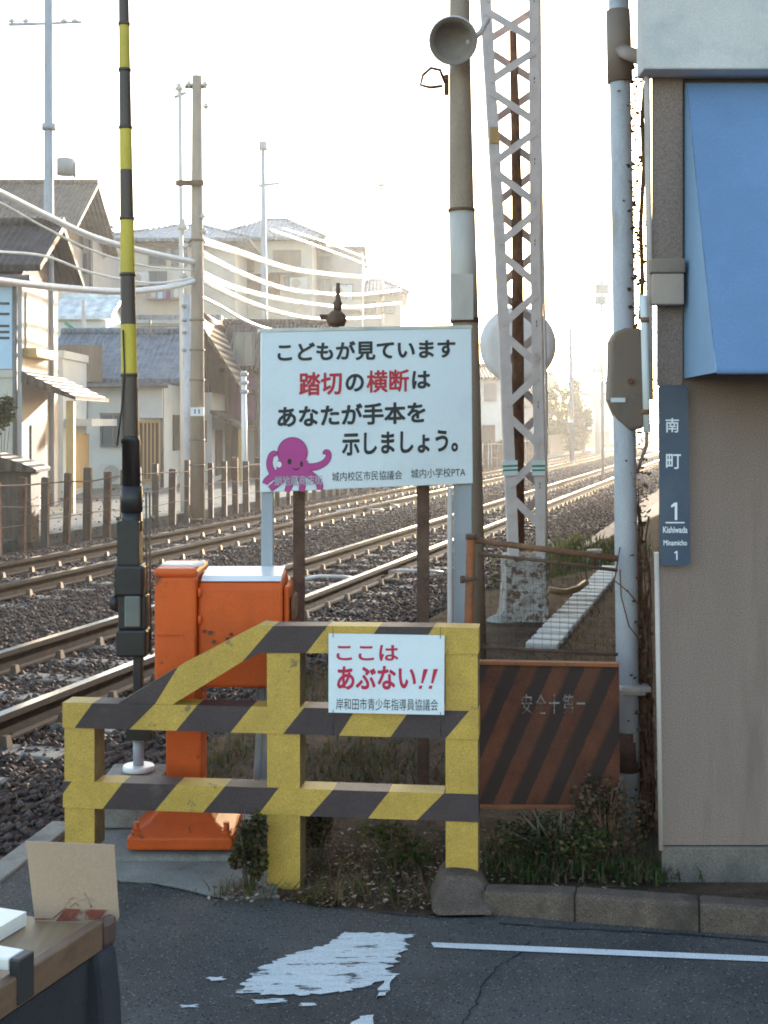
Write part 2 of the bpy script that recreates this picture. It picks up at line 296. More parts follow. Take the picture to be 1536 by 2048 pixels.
# ---------------------------------------------------------------- setting: ground, road, ballast
TD = Vector((.2777, .9607, 0)); TN = Vector((.9607, -.2777, 0)); TB = Vector((-2.1, 7.1, 0))   # along the tracks / across them / a point on the nearest rail
def T(off, t, z=0.0): return TB+TN*off+TD*t+Vector((0, 0, z))
g = MB(); S = 900
g.add([(-S, -60, -.22), (S, -60, -.22), (S, S, -.22), (-S, S, -.22)], [(0, 1, 2, 3)]); g.build('ground', M['ground'], kind='structure')
def strip(name, outline, z, m, res=None):
    b = MB(); b.prism([(p[0], p[1], z) for p in outline], (0, 0, -.3)); return b.build(name, m, kind='structure')
# asphalt road of the level crossing approach
edge = [G(-160, 1728), G(0, 1738), G(60, 1712), G(150, 1722), G(240, 1764), G(350, 1775), G(450, 1800), G(540, 1796), G(640, 1812), G(760, 1822), G(900, 1836), G(1000, 1832), G(1250, 1852), G(1536, 1875), G(2200, 1905)]
road = [(-7, 5.2), ]+[(p.x, p.y) for p in edge]+[(7, 3.6), (7, -9), (-9, -9), (-9, 5.2)]
strip('road', road, 0.0, M['asphalt'])
# soil between road and tracks
soil = [(-1.35, 5.55), (-1.25, 4.75), (-.9, 4.3), (2.2, 3.95), (4.5, 4.2), (8, 18), (5.2, 18.5), T(1.35, 6)[:2], T(1.25, -.5)[:2]]
strip('soil_verge', soil, -.012, M['soil'])
# street beyond the railway fence
bs_ = [T(-6.4, -14), T(-6.0, 120), T(-14, 120), T(-20, 30), T(-20, -14)]
strip('street', [(p.x, p.y) for p in bs_], -.06, M['concrete'])
# ballast bed with a little relief
def ballast_bed():
    offs = np.linspace(-6.3, 1.7, 60); ts = np.concatenate([np.linspace(-6, 14, 120), np.linspace(14.4, 130, 150)])
    b = MB(); k = len(offs); vs = []
    for t in ts:
        for o_ in offs:
            sh = max(0, (o_-1.05)/.65)+max(0, (-5.3-o_)/1.0)
            z = -.125-.09*min(sh, 1)+(rng.random()-.5)*.022
            vs.append(T(o_, t, z))
    fs = [(i*k+j, i*k+j+1, (i+1)*k+j+1, (i+1)*k+j) for i in range(len(ts)-1) for j in range(k-1)]
    b.add(vs, fs); return b.build('ballast_bed', M['ballast_bed'], kind='structure')
ballast_bed()
def scatter_stones(name, pts, sizes, m):
    n = len(pts); base = np.array([(1,0,0),(-1,0,0),(0,1,0),(0,-1,0),(0,0,1),(0,0,-1)], float)
    tri = np.array([(0,2,4),(2,1,4),(1,3,4),(3,0,4),(2,0,5),(1,2,5),(3,1,5),(0,3,5)])
    V = np.repeat(base[None], n, 0)*(1+rng.uniform(-.35, .35, (n, 6, 1)))+rng.uniform(-.25, .25, (n, 6, 3))
    V *= sizes[:, None, None]*np.stack([np.ones(n), rng.uniform(.7, 1.1, n), rng.uniform(.5, .9, n)], 1)[:, None, :]
    a = rng.uniform(0, 6.28, n); c, s_ = np.cos(a), np.sin(a)
    x = V[:, :, 0]*c[:, None]-V[:, :, 1]*s_[:, None]; y = V[:, :, 0]*s_[:, None]+V[:, :, 1]*c[:, None]; V[:, :, 0] = x; V[:, :, 1] = y
    V += pts[:, None, :]; Fc = (tri[None]+6*np.arange(n)[:, None, None]).reshape(-1, 3)
    me = bpy.data.meshes.new(name); me.vertices.add(n*6); me.vertices.foreach_set('co', V.reshape(-1))
    me.loops.add(len(Fc)*3); me.loops.foreach_set('vertex_index', Fc.reshape(-1).astype(np.int32)); me.polygons.add(len(Fc))
    me.polygons.foreach_set('loop_start', np.arange(0, len(Fc)*3, 3, dtype=np.int32)); me.update(calc_edges=True); me.validate()
    me.materials.append(m); o = bpy.data.objects.new(name, me); COL.objects.link(o); return o
def on_track(o_, t, z):
    n = len(o_); p = np.zeros((n, 3)); p[:, 0] = TB.x+TN.x*o_+TD.x*t; p[:, 1] = TB.y+TN.y*o_+TD.y*t; p[:, 2] = z; return p
n1, n2, n3 = 42000, 40000, 26000
o1 = rng.uniform(-4.9, 1.5, n1); t1 = rng.uniform(-4.0, 7, n1); o2 = rng.uniform(-5.6, 1.45, n2); t2 = rng.uniform(7, 24, n2); o3 = rng.uniform(-5.6, 1.4, n3); t3 = rng.uniform(24, 70, n3)
oo = np.concatenate([o1, o2, o3]); tt = np.concatenate([t1, t2, t3])
sz = np.concatenate([rng.uniform(.013, .030, n1), rng.uniform(.016, .034, n2), rng.uniform(.03, .06, n3)])
zz = -.112-.09*np.clip((oo-1.05)/.65, 0, 1)-.09*np.clip((-5.3-oo), 0, 1)+rng.uniform(-.012, .012, len(oo))
st = scatter_stones('ballast', on_track(oo, tt, zz), sz, M['stone']); st['kind'] = 'stuff'; st['label'] = 'brown grey crushed stone ballast between and beside the rails'; st['category'] = 'ballast'
# concrete edging beam of the crossing beside the ballast
b = MB(); e0, e1 = G(-30, 1768), G(128, 1648)
dd = (e1-e0).normalized(); nn = Vector((dd.y, -dd.x, 0))
b.hexa([e0-nn*.05+Vector((0,0,-.2)), e0+nn*.05+Vector((0,0,-.2)), e1+nn*.05+Vector((0,0,-.2)), e1-nn*.05+Vector((0,0,-.2)), e0-nn*.05+Vector((0,0,.012)), e0+nn*.05+Vector((0,0,.012)), e1+nn*.05+Vector((0,0,.012)), e1-nn*.05+Vector((0,0,.012))])
b.build('edging_beam', M['concrete'], loc=e0, bevel=.006, label='pale concrete edging beam between the ballast and the asphalt', category='edging')
# kerb: a run of concrete kerb blocks
kp = [(965, 1828), (1150, 1845), (1400, 1864), (1640, 1882), (1900, 1900)]
kl = ['rounded end block of the concrete kerb behind the wedge of stone', 'concrete kerb block between two cracked joints', 'grey kerb block below the dark plinth corner', 'kerb block furthest along from the striped barrier']
for i in range(4):
    a, c = G(*kp[i]), G(*kp[i+1]); d = (c-a).normalized(); q = Vector((-d.y, d.x, 0))*.10; a = a+d*.0006; c = c-d*.0006
    za = .070 if i == 0 else .088
    b = MB(); b.hexa([a+Vector((0,0,-.1)), c+Vector((0,0,-.1)), c+q+Vector((0,0,-.1)), a+q+Vector((0,0,-.1)), a+Vector((0,.012,za)), c+Vector((0,.012,.088)), c+q+Vector((0,0,.088)), a+q+Vector((0,0,za))])
    b.build('kerb_block', M['kerb'], loc=a, bevel=.012, label=kl[i], category='kerb', group='concrete kerb blocks along the road')
# wedge-shaped stone under the right barrier post
b = MB(); s0 = G(925, 1832); zt = ZH(1748, 4.42)
def rock_poly(px, py, Z): return P(px, py, Z)
fr = [P(858, 1836, 4.30), P(1000, 1834, 4.30), P(958, 1752, 4.46), P(890, 1750, 4.46)]
bk = [p+Vector((0, .25, 0)) for p in fr]; bk[2].y -= .06; bk[3].y -= .06
b.hexa([fr[0], fr[1], bk[1], bk[0], fr[3], fr[2], bk[2], bk[3]])
b.build('stone_block', M['kerb'], loc=s0, bevel=.025, label='wedge of rough grey stone under the striped barrier post', category='stone')
# second low step behind kerb
b = MB(); pa, pc = G(1112, 1800, -.1), G(1362, 1806, -.1); zt0 = ZH(1768, pa.y)
up_ = Vector((0, 0, zt0+.1)); bk_ = Vector((0, .09, 0)); b.hexa([pa, pc, pc+bk_, pa+bk_, pa+up_, pc+up_, pc+bk_+up_, pa+bk_+up_])
b.build('low_step', M['kerb'], loc=pa, bevel=.012, label='low dark concrete edging step behind the kerb at the wall corner', category='step')
# road paint
def sheet(name, pts, z, m, **k):
    from mathutils.geometry import tessellate_polygon as tp_
    q = [Vector((p[0], p[1], z)) for p in pts]; b = MB(); b.add(q, [tuple(t) for t in tp_([q])])
    o = b.build(name, m, **k)
    for p in o.data.polygons:
        if p.normal.z < 0: p.flip()
    return o
ln = [G(862, 1887), G(1000, 1892), G(1536, 1915), G(1900, 1931), G(1900, 1943), G(1536, 1926), G(1000, 1903), G(868, 1897)]
sheet('road_line', ln[::-1], .004, M['line_paint'], kind='structure')
def ragged(pts, amp=.012, sub=7):
    out = []
    for i in range(len(pts)):
        a, c = pts[i], pts[(i+1) % len(pts)]
        for j in range(sub):
            p = a.lerp(c, j/sub); out.append(p+Vector((random.uniform(-amp, amp)*2.2, random.uniform(-amp, amp), 0)) if j else p)
    return out
ar = [G(690, 1866), G(770, 1868), G(832, 1872), G(806, 1882), G(815, 1897), G(795, 1910), G(800, 1926), G(770, 1942), G(795, 1952), G(745, 1972), G(690, 1985), G(620, 1992), G(530, 1992), G(474, 1986), G(492, 1962), G(530, 1932), G(590, 1908), G(660, 1890)]
sheet('arrow_paint', ragged(ar, .007, 8)[::-1], .004, M['paint'], kind='structure')
for q in ([(500, 2001), (570, 2000), (575, 2008), (510, 2010)], [(720, 2035), (748, 2032), (738, 2060), (700, 2060)], [(417, 1957), (447, 1956), (446, 1963), (420, 1964)], [(770, 1958), (792, 1955), (780, 1985), (752, 2000)], [(600, 2010), (636, 2009), (632, 2013), (604, 2014)], [(358, 2012), (395, 2011), (392, 2017), (362, 2018)]):
    sheet('paint_flake', ragged([G(*p) for p in q], .005, 4)[::-1], .0042, M['paint'], kind='structure')
M['crack'] = mat('crack', (.012, .011, .011), rough=1)
def crack(pts, wd):
    b = MB(); L_ = []; R_ = []; c = [G(*p) for p in pts]
    fine = []
    for i in range(len(c)-1):
        for j in range(6): fine.append(c[i].lerp(c[i+1], j/6)+Vector((random.uniform(-.006, .006), random.uniform(-.004, .004), 0)))
    fine.append(c[-1])
    for i, p in enumerate(fine):
        d = (fine[min(i+1, len(fine)-1)]-fine[max(i-1, 0)]).normalized(); n_ = Vector((-d.y, d.x, 0))*wd*random.uniform(.35, 1)
        L_.append((p+n_)[:2]+(.003,)); R_.append((p-n_)[:2]+(.003,))
    n = len(L_); b.add(L_+R_, [(i, n+i, n+i+1, i+1) for i in range(n-1)]); b.build('road_crack', M['crack'], kind='structure')
crack([(1062, 1885), (1035, 1912), (1000, 1932), (965, 1975), (950, 2010), (925, 2050)], .0035)
crack([(1000, 1848), (1100, 1856), (1250, 1864), (1400, 1872), (1536, 1886)], .006)
crack([(236, 1766), (290, 1768), (340, 1776), (390, 1788), (450, 1802)], .008)
crack([(560, 1800), (640, 1815), (760, 1826), (880, 1838)], .006)

# ---------------------------------------------------------------- railway tracks
def track(name, label, off0, off1, ztop, tmin, tmax):
    r = thing(name, label, 'railway track', T(off0, tmin, -.1), 'railway tracks')
    for o_ in (off0, off1):
        prof_top = [(-.0325, ztop), (.0325, ztop)]
        b = MB()
        def seg(x0, x1, z0, z1):
            b.hexa([T(o_+x0, tmin, z0), T(o_+x1, tmin, z0), T(o_+x1, tmax, z0), T(o_+x0, tmax, z0), T(o_+x0, tmin, z1), T(o_+x1, tmin, z1), T(o_+x1, tmax, z1), T(o_+x0, tmax, z1)])
        b.mi = 1; seg(-.034, .034, ztop-.036, ztop-.001); seg(-.010, .010, ztop-.13, ztop-.037); seg(-.063, .063, ztop-.150, ztop-.131)
        b.mi = 0
        b.add([T(o_-.0315, tmin, ztop), T(o_+.0315, tmin, ztop), T(o_+.0315, tmax, ztop), T(o_-.0315, tmax, ztop)], [(0, 1, 2, 3)])
        b.mi = 1   # slightly rounded shoulders
        b.add([T(o_-.034, tmin, ztop-.001), T(o_-.0315, tmin, ztop), T(o_-.0315, tmax, ztop), T(o_-.034, tmax, ztop-.001)], [(0, 1, 2, 3)])
        b.add([T(o_+.0315, tmin, ztop), T(o_+.034, tmin, ztop-.001), T(o_+.034, tmax, ztop-.001), T(o_+.0315, tmax, ztop)], [(0, 1, 2, 3)])
        b.build('rail', [M['rail_top'], M['rail_side']], r)
    mid = (off0+off1)/2; proto = None; cl = None; k = 0
    n = int((tmax-tmin)/.6); rest = MB()
    for i in range(n):
        t = tmin+.3+i*.6
        if k < 100:
            if proto is None:
                b = MB(); zt = ztop-.156
                rz = math.atan2(TN.y, TN.x)
                b.box(T(mid, t, zt-.08), (2.0, .22, .16), rz); proto = b.build('sleeper', M['sleeper'], r, bevel=.012); t0 = t
            else:
                c = proto.copy(); COL.objects.link(c); c.location = TD*(t-t0)
            k += 1
        else: rest.box(T(mid, t, ztop-.236), (2.0, .22, .16), math.atan2(TN.y, TN.x))
    cp = None; nc = 0; rc = MB(); rz = math.atan2(TN.y, TN.x)
    for i in range(n):
        t = tmin+.3+i*.6
        for o_ in (off0, off1):
            for sx in (-1, 1):
                near = tmin < 0 and -1.5 < t < 13.5
                b = MB() if near else rc
                if not near or cp is None:
                    c0 = T(o_+sx*.1, t, ztop-.128)
                    b.hexa([c0+TN*x+TD*y+Vector((0, 0, z)) for x, y, z in ((-.03, -.03, -.02), (.03, -.03, -.02), (.03, .03, -.02), (-.03, .03, -.02), (-.012, -.02, .04), (.018, -.02, .04), (.018, .02, .04), (-.012, .02, .04))])
                    if near: cp = b.build('rail_clip', M['clip'], r); cp0 = T(o_+sx*.1, t)
                else:
                    c = cp.copy(); COL.objects.link(c); c.location = T(o_+sx*.1, t)-cp0
    if rc.v: rc.build('rail_clips', M['clip'], r, kind='stuff')
    if rest.v: rest.build('sleepers', M['sleeper'], r, kind='stuff')
track('railway_track', 'near railway track with shiny rails and rusty sides', 0.0, -1.067, .05, -7, 53)
track('railway_track', 'farther railway track beside the old post fence', -3.15, -4.217, .05, -7, 53)
# continue both tracks to the distance
for nm, lb, a0, a1 in (('railway_track', 'distant stretch of the near railway track beyond the houses', 0.0, -1.067), ('railway_track', 'distant stretch of the farther track beyond the white truss mast', -3.15, -4.217)):
    track(nm, lb, a0, a1, .05, 53.01, 110)

# ---------------------------------------------------------------- foliage helpers
def leaf_mesh(b, centers, size, droop=0.3):
    for c in centers:
        s = size*random.uniform(.6, 1.3); a = random.uniform(0, 6.28); t = random.uniform(-.9, .9)
        u = Vector((math.cos(a), math.sin(a), t*.6)).normalized()*s; v = u.cross(Vector((random.uniform(-1, 1), random.uniform(-1, 1), random.uniform(.2, 1)))).normalized()*s*.42
        b.add([c-u*.5, c+v, c+u*.6, c-v], [(0, 1, 2, 3)])
def clump_points(center, radii, n, lobes=9):
    lb = []
    for i in range(lobes):
        d = Vector((random.gauss(0, 1), random.gauss(0, 1), random.gauss(0, 1))).normalized()*random.uniform(.35, .8)
        lb.append((d, random.uniform(.3, .55)))
    out = []
    for i in range(n):
        d, r = random.choice(lb); q = d+Vector((random.gauss(0, 1), random.gauss(0, 1), random.gauss(0, 1))).normalized()*r*random.uniform(.5, 1.05)
        out.append(Vector((center[0]+q.x*radii[0], center[1]+q.y*radii[1], max(center[2]+q.z*radii[2], .02))))
    return out
def shrub(name, label, cat, base, radii, n, leaf, mats, stems=10, smat=None, group=None, zc=None):
    base = Vector(base); r = thing(name, label, cat, base, group); c = base+Vector((0, 0, radii[2]*.9 if zc is None else zc))
    sb = MB()
    for i in range(stems):
        tip = c+Vector((random.uniform(-.7, .7)*radii[0], random.uniform(-.7, .7)*radii[1], random.uniform(0, .9)*radii[2]))
        m_ = base.lerp(tip, .5)+Vector((random.uniform(-.1, .1)*radii[0], 0, 0)); sb.tube([base+Vector((random.uniform(-.15, .15)*radii[0], 0, -.05)), m_, tip], [radii[0]*.035, radii[0]*.025, radii[0]*.01], 5)
    sb.build('stem', smat or M['bark'], r)
    pts = clump_points(c, radii, n)
    b = MB(); k = len(mats)
    for i in range(k): b.mi = i; leaf_mesh(b, pts[i::k], leaf)
    b.build('foliage', mats, r); return r
def grass_stuff(name, label, spots, n, hmin, hmax, mats, wd=.006, lean=.35, zb=-.02):
    b = MB()
    for i in range(n):
        x, y, sx, sy = random.choice(spots)[:4]
        p = Vector((x+random.gauss(0, 1)*sx, y+random.gauss(0, 1)*sy, zb)); h = random.uniform(hmin, hmax); a = random.uniform(0, 6.28)
        l = Vector((math.cos(a), math.sin(a), 0))*h*random.uniform(.1, lean)*2; sd_ = Vector((-math.sin(a), math.cos(a), 0))*wd*random.uniform(.6, 1.4)
        m1 = p+Vector((0, 0, h*.6))+l*.35; tip = p+Vector((0, 0, h))+l
        b.mi = random.randrange(len(mats)); b.add([p-sd_, p+sd_, m1+sd_*.7, m1-sd_*.7, tip], [(0, 1, 2, 3), (3, 2, 4)])
    o = b.build(name, mats); o['kind'] = 'stuff'; o['label'] = label; o['category'] = 'grass'; return o

# ---------------------------------------------------------------- striped barrier
PB = Plane(125, 4.72, 958, 4.53)
base = PB.pt(565, 1787); base.z = 0
bar = thing('safety_barrier', 'yellow and black striped barrier with a sloping rail, beside the crossing gate machine', 'barrier', base)
def rail(name, polys, off=.006, depth=.1):
    b = MB()
    for c, pl in polys:
        b.mi = c; b.prism([PB.pt(x, y, off) for x, y in pl], -PB.n*depth)
    return b.build(name, [M['bar_yellow'], M['bar_dark']], bar)
Y_, D_ = 0, 1
def stripes(x0, x1, ytop, ybot, cuts, first):
    """cuts = [(xtop, xbot)...] slanted borders between stripes"""
    xs = [(x0, x0)]+cuts+[(x1, x1)]; out = []; c = first
    for (a, b_), (a2, b2) in zip(xs[:-1], xs[1:]):
        out.append((c, [(a, ytop(a)), (a2, ytop(a2)), (b2, ybot(b2)), (b_, ybot(b_))])); c = 1-c
    return out
mt = lambda x: 1405+(x-125)*.0216; mb_ = lambda x: 1455+(x-125)*.029
lt = lambda x: 1562+(x-125)*.0330; lb_ = lambda x: 1615+(x-125)*.0355
rail('middle_rail', stripes(125, 957, mt, mb_, [(185, 149), (309, 259), (394, 352), (503, 461), (608, 566), (712, 678), (820, 781), (938, 891)], Y_))
rail('lower_rail', [(D_, [(125, 1563), (143, 1564), (125, 1588)])]+[(c, p if i else [(143, 1564), (245, lt(245)), (205, lb_(205)), (126, 1615), (126, 1587)]) for i, (c, p) in enumerate(stripes(125, 957, lt, lb_, [(245, 205), (354, 310), (450, 406), (557, 517), (666, 619), (778, 736), (887, 834)], Y_))])
rail('top_rail', [(D_, [(486, 1323), (547, 1252), (655, 1252), (613, 1306), (520, 1306)]), (Y_, [(613, 1306), (655, 1252), (758, 1253), (720, 1307)]), (D_, [(720, 1307), (758, 1253), (867, 1254), (830, 1308)]), (Y_, [(830, 1308), (867, 1254), (957, 1256), (957, 1308)])])
rail('sloping_rail', [(D_, [(235, mt(235)-.6), (356, 1334), (310, mt(309)-.6)]), (Y_, [(310, mt(309)-.6), (356, 1334), (520, 1249), (547, 1251.6), (485.5, 1322.6), (345, mt(345)-.6)])])
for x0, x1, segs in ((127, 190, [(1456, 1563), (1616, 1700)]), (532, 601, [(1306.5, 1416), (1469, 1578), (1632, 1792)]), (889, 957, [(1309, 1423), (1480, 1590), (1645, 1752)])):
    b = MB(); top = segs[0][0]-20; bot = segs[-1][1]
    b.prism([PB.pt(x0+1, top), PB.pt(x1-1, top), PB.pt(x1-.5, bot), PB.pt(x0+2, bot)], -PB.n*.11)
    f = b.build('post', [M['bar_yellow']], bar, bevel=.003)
    # side and back faces of the posts, shade put into a darker tone
    me = f.data; me.materials.append(M['bar_side_shaded'])
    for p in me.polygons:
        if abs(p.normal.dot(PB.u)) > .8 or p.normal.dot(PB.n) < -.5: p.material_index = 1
    f['label'] = 'yellow post with shade painted on its sides and back'
# small warning sign wired to the barrier
b = MB(); off = .03
sg = thing('warning_sign', 'small white sign with crimson writing wired to the striped barrier rails', 'sign', PB.pt(773, 1350, off))
b.prism([PB.pt(657, 1267, off), PB.pt(889, 1271, off), PB.pt(888, 1430, off), PB.pt(657, 1425, off)], -PB.n*.006); b.build('panel', M['sign_white'], sg)
w_ = MB()
for x, y0, y1 in ((666, 1254, 1275), (881, 1254, 1277), (666, 1419, 1426), (881, 1424, 1431)):
    w_.tube([PB.pt(x, y0, off+.004), PB.pt(x, y1, off+.004)], .0012, 6)
for x in (666, 881): w_.tube([PB.pt(x, 1428, off-.004), PB.pt(x, 1472, .012)], .0012, 6)
w_.build('tie_wire', M['black_metal'], sg)
text_on(PB, 'lettering', 'ここは', (673, 1289, 797, 1321, 1), M['ink_crimson'], sg, off+.0012, bold=.022)
text_on(PB, 'lettering', 'あぶない', (674, 1332, 832, 1380, -1), M['ink_crimson'], sg, off+.0012, bold=.03)
def slant_mark(x, s):
    b.prism
b = MB()
for x in (838, 858):
    b.prism([PB.pt(x+9, 1338, off+.0006), PB.pt(x+18, 1338, off+.0006), PB.pt(x+8, 1367, off+.0006), PB.pt(x+4, 1366, off+.0006)], PB.n*.001)
    b.prism([PB.pt(x+1, 1371, off+.0006), PB.pt(x+7, 1371, off+.0006), PB.pt(x+5, 1378, off+.0006), PB.pt(x-1, 1377, off+.0006)], PB.n*.001)
b.build('lettering', M['ink_crimson'], sg)
text_on(PB, 'lettering', '岸和田市青少年指導員協議会', (672, 1396, 876, 1420, 2), M['ink_black'], sg, off+.0012, bold=.006)

# ---------------------------------------------------------------- big school-zone sign board
PS = Plane(522, 5.20, 944, 5.42)
sg = thing('sign_board', 'large white sign board with bold writing and a pink octopus on grey posts', 'sign', G(733, 1620))
b = MB(); b.prism([PS.pt(523, 663), PS.pt(943, 656), PS.pt(946, 967), PS.pt(522, 985)], -PS.n*.03); b.build('panel', M['sign_white'], sg, bevel=.003)
b = MB(); b.prism([PS.pt(519, 657, .004), PS.pt(944, 650, .004), PS.pt(944, 656, .004), PS.pt(519, 663.5, .004)], -PS.n*.05); b.build('edge_cap', M['sign_edge'], sg)
kb = .032
text_on(PS, 'lettering', 'こどもが見ています', (555, 685, 911, 724, -8), M['ink_black'], sg, .002, bold=kb)
text_on(PS, 'lettering', '踏切', (598, 745, 684, 792, -3), M['ink_red'], sg, .002, bold=kb*.8)
text_on(PS, 'lettering', 'の', (691, 748, 728, 784, -1), M['ink_black'], sg, .002, bold=kb)
text_on(PS, 'lettering', '横断', (733, 741, 818, 786, -3), M['ink_red'], sg, .002, bold=kb*.7)
text_on(PS, 'lettering', 'は', (824, 742, 861, 778, -1), M['ink_black'], sg, .002, bold=kb)
text_on(PS, 'lettering', 'あなたが手本を', (555, 812, 851, 856, -10), M['ink_black'], sg, .002, bold=kb)
text_on(PS, 'lettering', '示しましょう。', (684, 866, 916, 912, -8), M['ink_black'], sg, .002, bold=kb)
text_on(PS, 'lettering', '城内校区市民協議会', (664, 944, 804, 963, -4), M['ink_black'], sg, .002, bold=.004)
text_on(PS, 'lettering', '城内小学校PTA', (822, 938, 931, 957, -4), M['ink_black'], sg, .002, bold=.004)
def disc_poly(cx, cy, rx, ry, n=28): return [(cx+rx*math.cos(6.2832*i/n), cy+ry*math.sin(6.2832*i/n)) for i in range(n)]
oc = MB()
def flat(pts, off, mi): oc.mi = mi; oc.prism([PS.pt(x, y, off) for x, y in pts], PS.n*.0006)
def limb(pts, w0, w1, off, mi):
    for _ in range(2):
        q = [pts[0]]
        for (xa_, ya_), (xb_, yb_) in zip(pts[:-1], pts[1:]): q += [(xa_*.75+xb_*.25, ya_*.75+yb_*.25), (xa_*.25+xb_*.75, ya_*.25+yb_*.75)]
        pts = q+[pts[-1]]
    for pas, (mm, ex) in enumerate(((1, 2.2), (0, 0))):
        L_ = []; R_ = []
        n = len(pts)
        for i, (x, y) in enumerate(pts):
            dx = pts[min(i+1, n-1)][0]-pts[max(i-1, 0)][0]; dy = pts[min(i+1, n-1)][1]-pts[max(i-1, 0)][1]; l = math.hypot(dx, dy); w2 = (w0+(w1-w0)*i/(n-1))/2+ex/2
            L_.append((x-dy/l*w2, y+dx/l*w2)); R_.append((x+dy/l*w2, y-dx/l*w2))
        oc.mi = mm
        a = [PS.pt(x, y, off+pas*.0007) for x, y in L_]; c = [PS.pt(x, y, off+pas*.0007) for x, y in R_]
        oc.add(a+c, [(i, n+i, n+i+1, i+1) for i in range(n-1)])
limb([(545, 946), (538, 930), (541, 912), (548, 905), (554, 910)], 13, 7, .002, 0)
limb([(610, 935), (632, 934), (650, 926), (658, 914), (657, 904), (650, 903), (649, 909)], 15, 5, .002, 0)
limb([(560, 945), (546, 952), (533, 961), (530, 968)], 16, 9, .002, 0)
limb([(570, 950), (556, 966), (540, 978)], 16, 10, .0022, 0)
limb([(585, 950), (580, 968), (574, 984)], 16, 9, .002, 0)
limb([(612, 945), (632, 957), (640, 970), (640, 980)], 16, 9, .0022, 0)
limb([(600, 950), (606, 966), (603, 983)], 15, 9, .002, 0)
flat(disc_poly(585, 905, 30.5, 31), .0036, 1); flat(disc_poly(585, 905, 29.2, 29.7), .0045, 0)
flat([(556, 920), (615, 920), (622, 940), (610, 955), (560, 955), (552, 942)], .0040, 0)
flat(disc_poly(558, 929, 5, 6), .0053, 2); flat(disc_poly(579, 923, 4.2, 6), .0053, 3); flat(disc_poly(603, 928, 3, 5.5), .0053, 3)
flat([(584, 935), (592, 938), (600, 935), (598, 938), (592, 941), (586, 938)], .0053, 3)
oc.build('octopus_picture', [M['ink_pink'], M['ink_plum'], M['ink_white'], M['ink_black']], sg)
text_on(PS, 'lettering', '蛸地蔵商店街', (549, 952, 645, 972, -2), M['ink_grey'], sg, .0062, bold=.012)
def leg(px0, px1, py0, py1, Z, m, dep=.05, nm='leg'):
    b = MB(); z1 = ZH(py0, Z); z0 = -.1; xa, xb = XX(px0, Z), XX(px1, Z)
    b.bb(xa, xb, Z, Z+dep, z0, z1); return b.build(nm, m, sg, bevel=.004)
leg(522, 546, 670, 0, 5.22, M['pole_steel'])
leg(908, 944, 670, 0, 5.44, M['pole_steel'])
leg(586, 609, 670, 0, 5.34, M['rust_dark'], .04)['label'] = 'rusty brown angle leg'
leg(834, 859, 670, 0, 5.46, M['rust_dark'], .04)['label'] = 'rusty brown angle leg'
b = MB(); b.cyl(P(900, 975, 5.40)+Vector((0, 0, 0)), Vector((XX(900, 5.40), 5.40, -.1)), .0115); b.build('conduit', M['pvc'], sg)

# ---------------------------------------------------------------- orange crossing gate machine with raised striped arm
ZM = 4.98
gm = thing('crossing_gate', 'orange level crossing gate machine with its striped arm raised', 'crossing gate', G(366, 1688, .0))
def mbx(name, x0, x1, y0, y1, m, Z=ZM, dep=.26, bev=.012, dy=0):
    b = MB(); b.bb(XX(x0, Z), XX(x1, Z), Z+dy, Z+dy+dep, ZH(y1, Z), ZH(y0, Z)); return b.build(name, m, gm, bevel=bev)
# flared base
b = MB(); za, zb_, zc = ZH(1688, ZM), ZH(1662, ZM), ZH(1600, ZM)
def ring(x0, x1, d, z): xc = (x0+x1)/2; return [(XX(x0, ZM), ZM-.02-d, z), (XX(x1, ZM), ZM-.02-d, z), (XX(x1, ZM), ZM+.2+d, z), (XX(x0, ZM), ZM+.2+d, z)]
rs = [ring(262, 470, .06, za), ring(262, 470, .06, zb_), ring(300, 432, .0, ZH(1640, ZM)), ring(322, 412, -.03, ZH(1615, ZM)), ring(330, 404, -.04, zc)]
vs = [v for r_ in rs for v in r_]; fs = [(3, 2, 1, 0), (16, 17, 18, 19)]
for i in range(4):
    for j in range(4): fs.append((i*4+j, i*4+(j+1) % 4, (i+1)*4+(j+1) % 4, (i+1)*4+j))
b.add(vs, fs); b.build('base', M['orange'], gm, bevel=.01)
for x, y in ((278, -.05), (456, -.05), (306, .18), (440, .18)):
    b = MB(); p = Vector((XX(x, ZM), ZM+y, zb_)); b.cyl(p, p+Vector((0, 0, .05)), .011, n=8); b.cyl(p, p+Vector((0, 0, .022)), .021, n=6); b.build('anchor_bolt', M['orange'], gm)
mbx('pillar', 331, 404, 1365, 1602, M['orange'], dep=.15)
mbx('drive_housing', 313, 396, 1150, 1398, M['orange'], dep=.30, dy=-.05)
mbx('housing_cap', 311, 399, 1134, 1152, M['orange'], dep=.32, dy=-.06, bev=.014)
b = MB()   # motor housing with rounded sloping cover
yb, y0 = ZM-.02, ZM+.26; xl, xr = XX(397, ZM), XX(566, ZM)
prof = [(yb, ZH(1374, ZM)), (yb, ZH(1180, ZM)), (yb+.02, ZH(1166, ZM)), (yb+.06, ZH(1160, ZM)), (y0-.05, ZH(1157, ZM)+.012), (y0, ZH(1166, ZM)), (y0, ZH(1374, ZM))]
b.prism([(xl, y, z) for y, z in prof], (xr-xl, 0, 0)); b.build('motor_housing', M['orange'], gm, bevel=.012)
b = MB(); x2 = XX(402, ZM); pr2 = [(yb+.022, ZH(1164, ZM)+.003), (yb+.06, ZH(1159, ZM)+.004), (y0-.05, ZH(1157, ZM)+.018), (y0-.004, ZH(1166, ZM)+.010), (y0-.05, ZH(1157, ZM)+.024), (yb+.06, ZH(1159, ZM)+.010)]
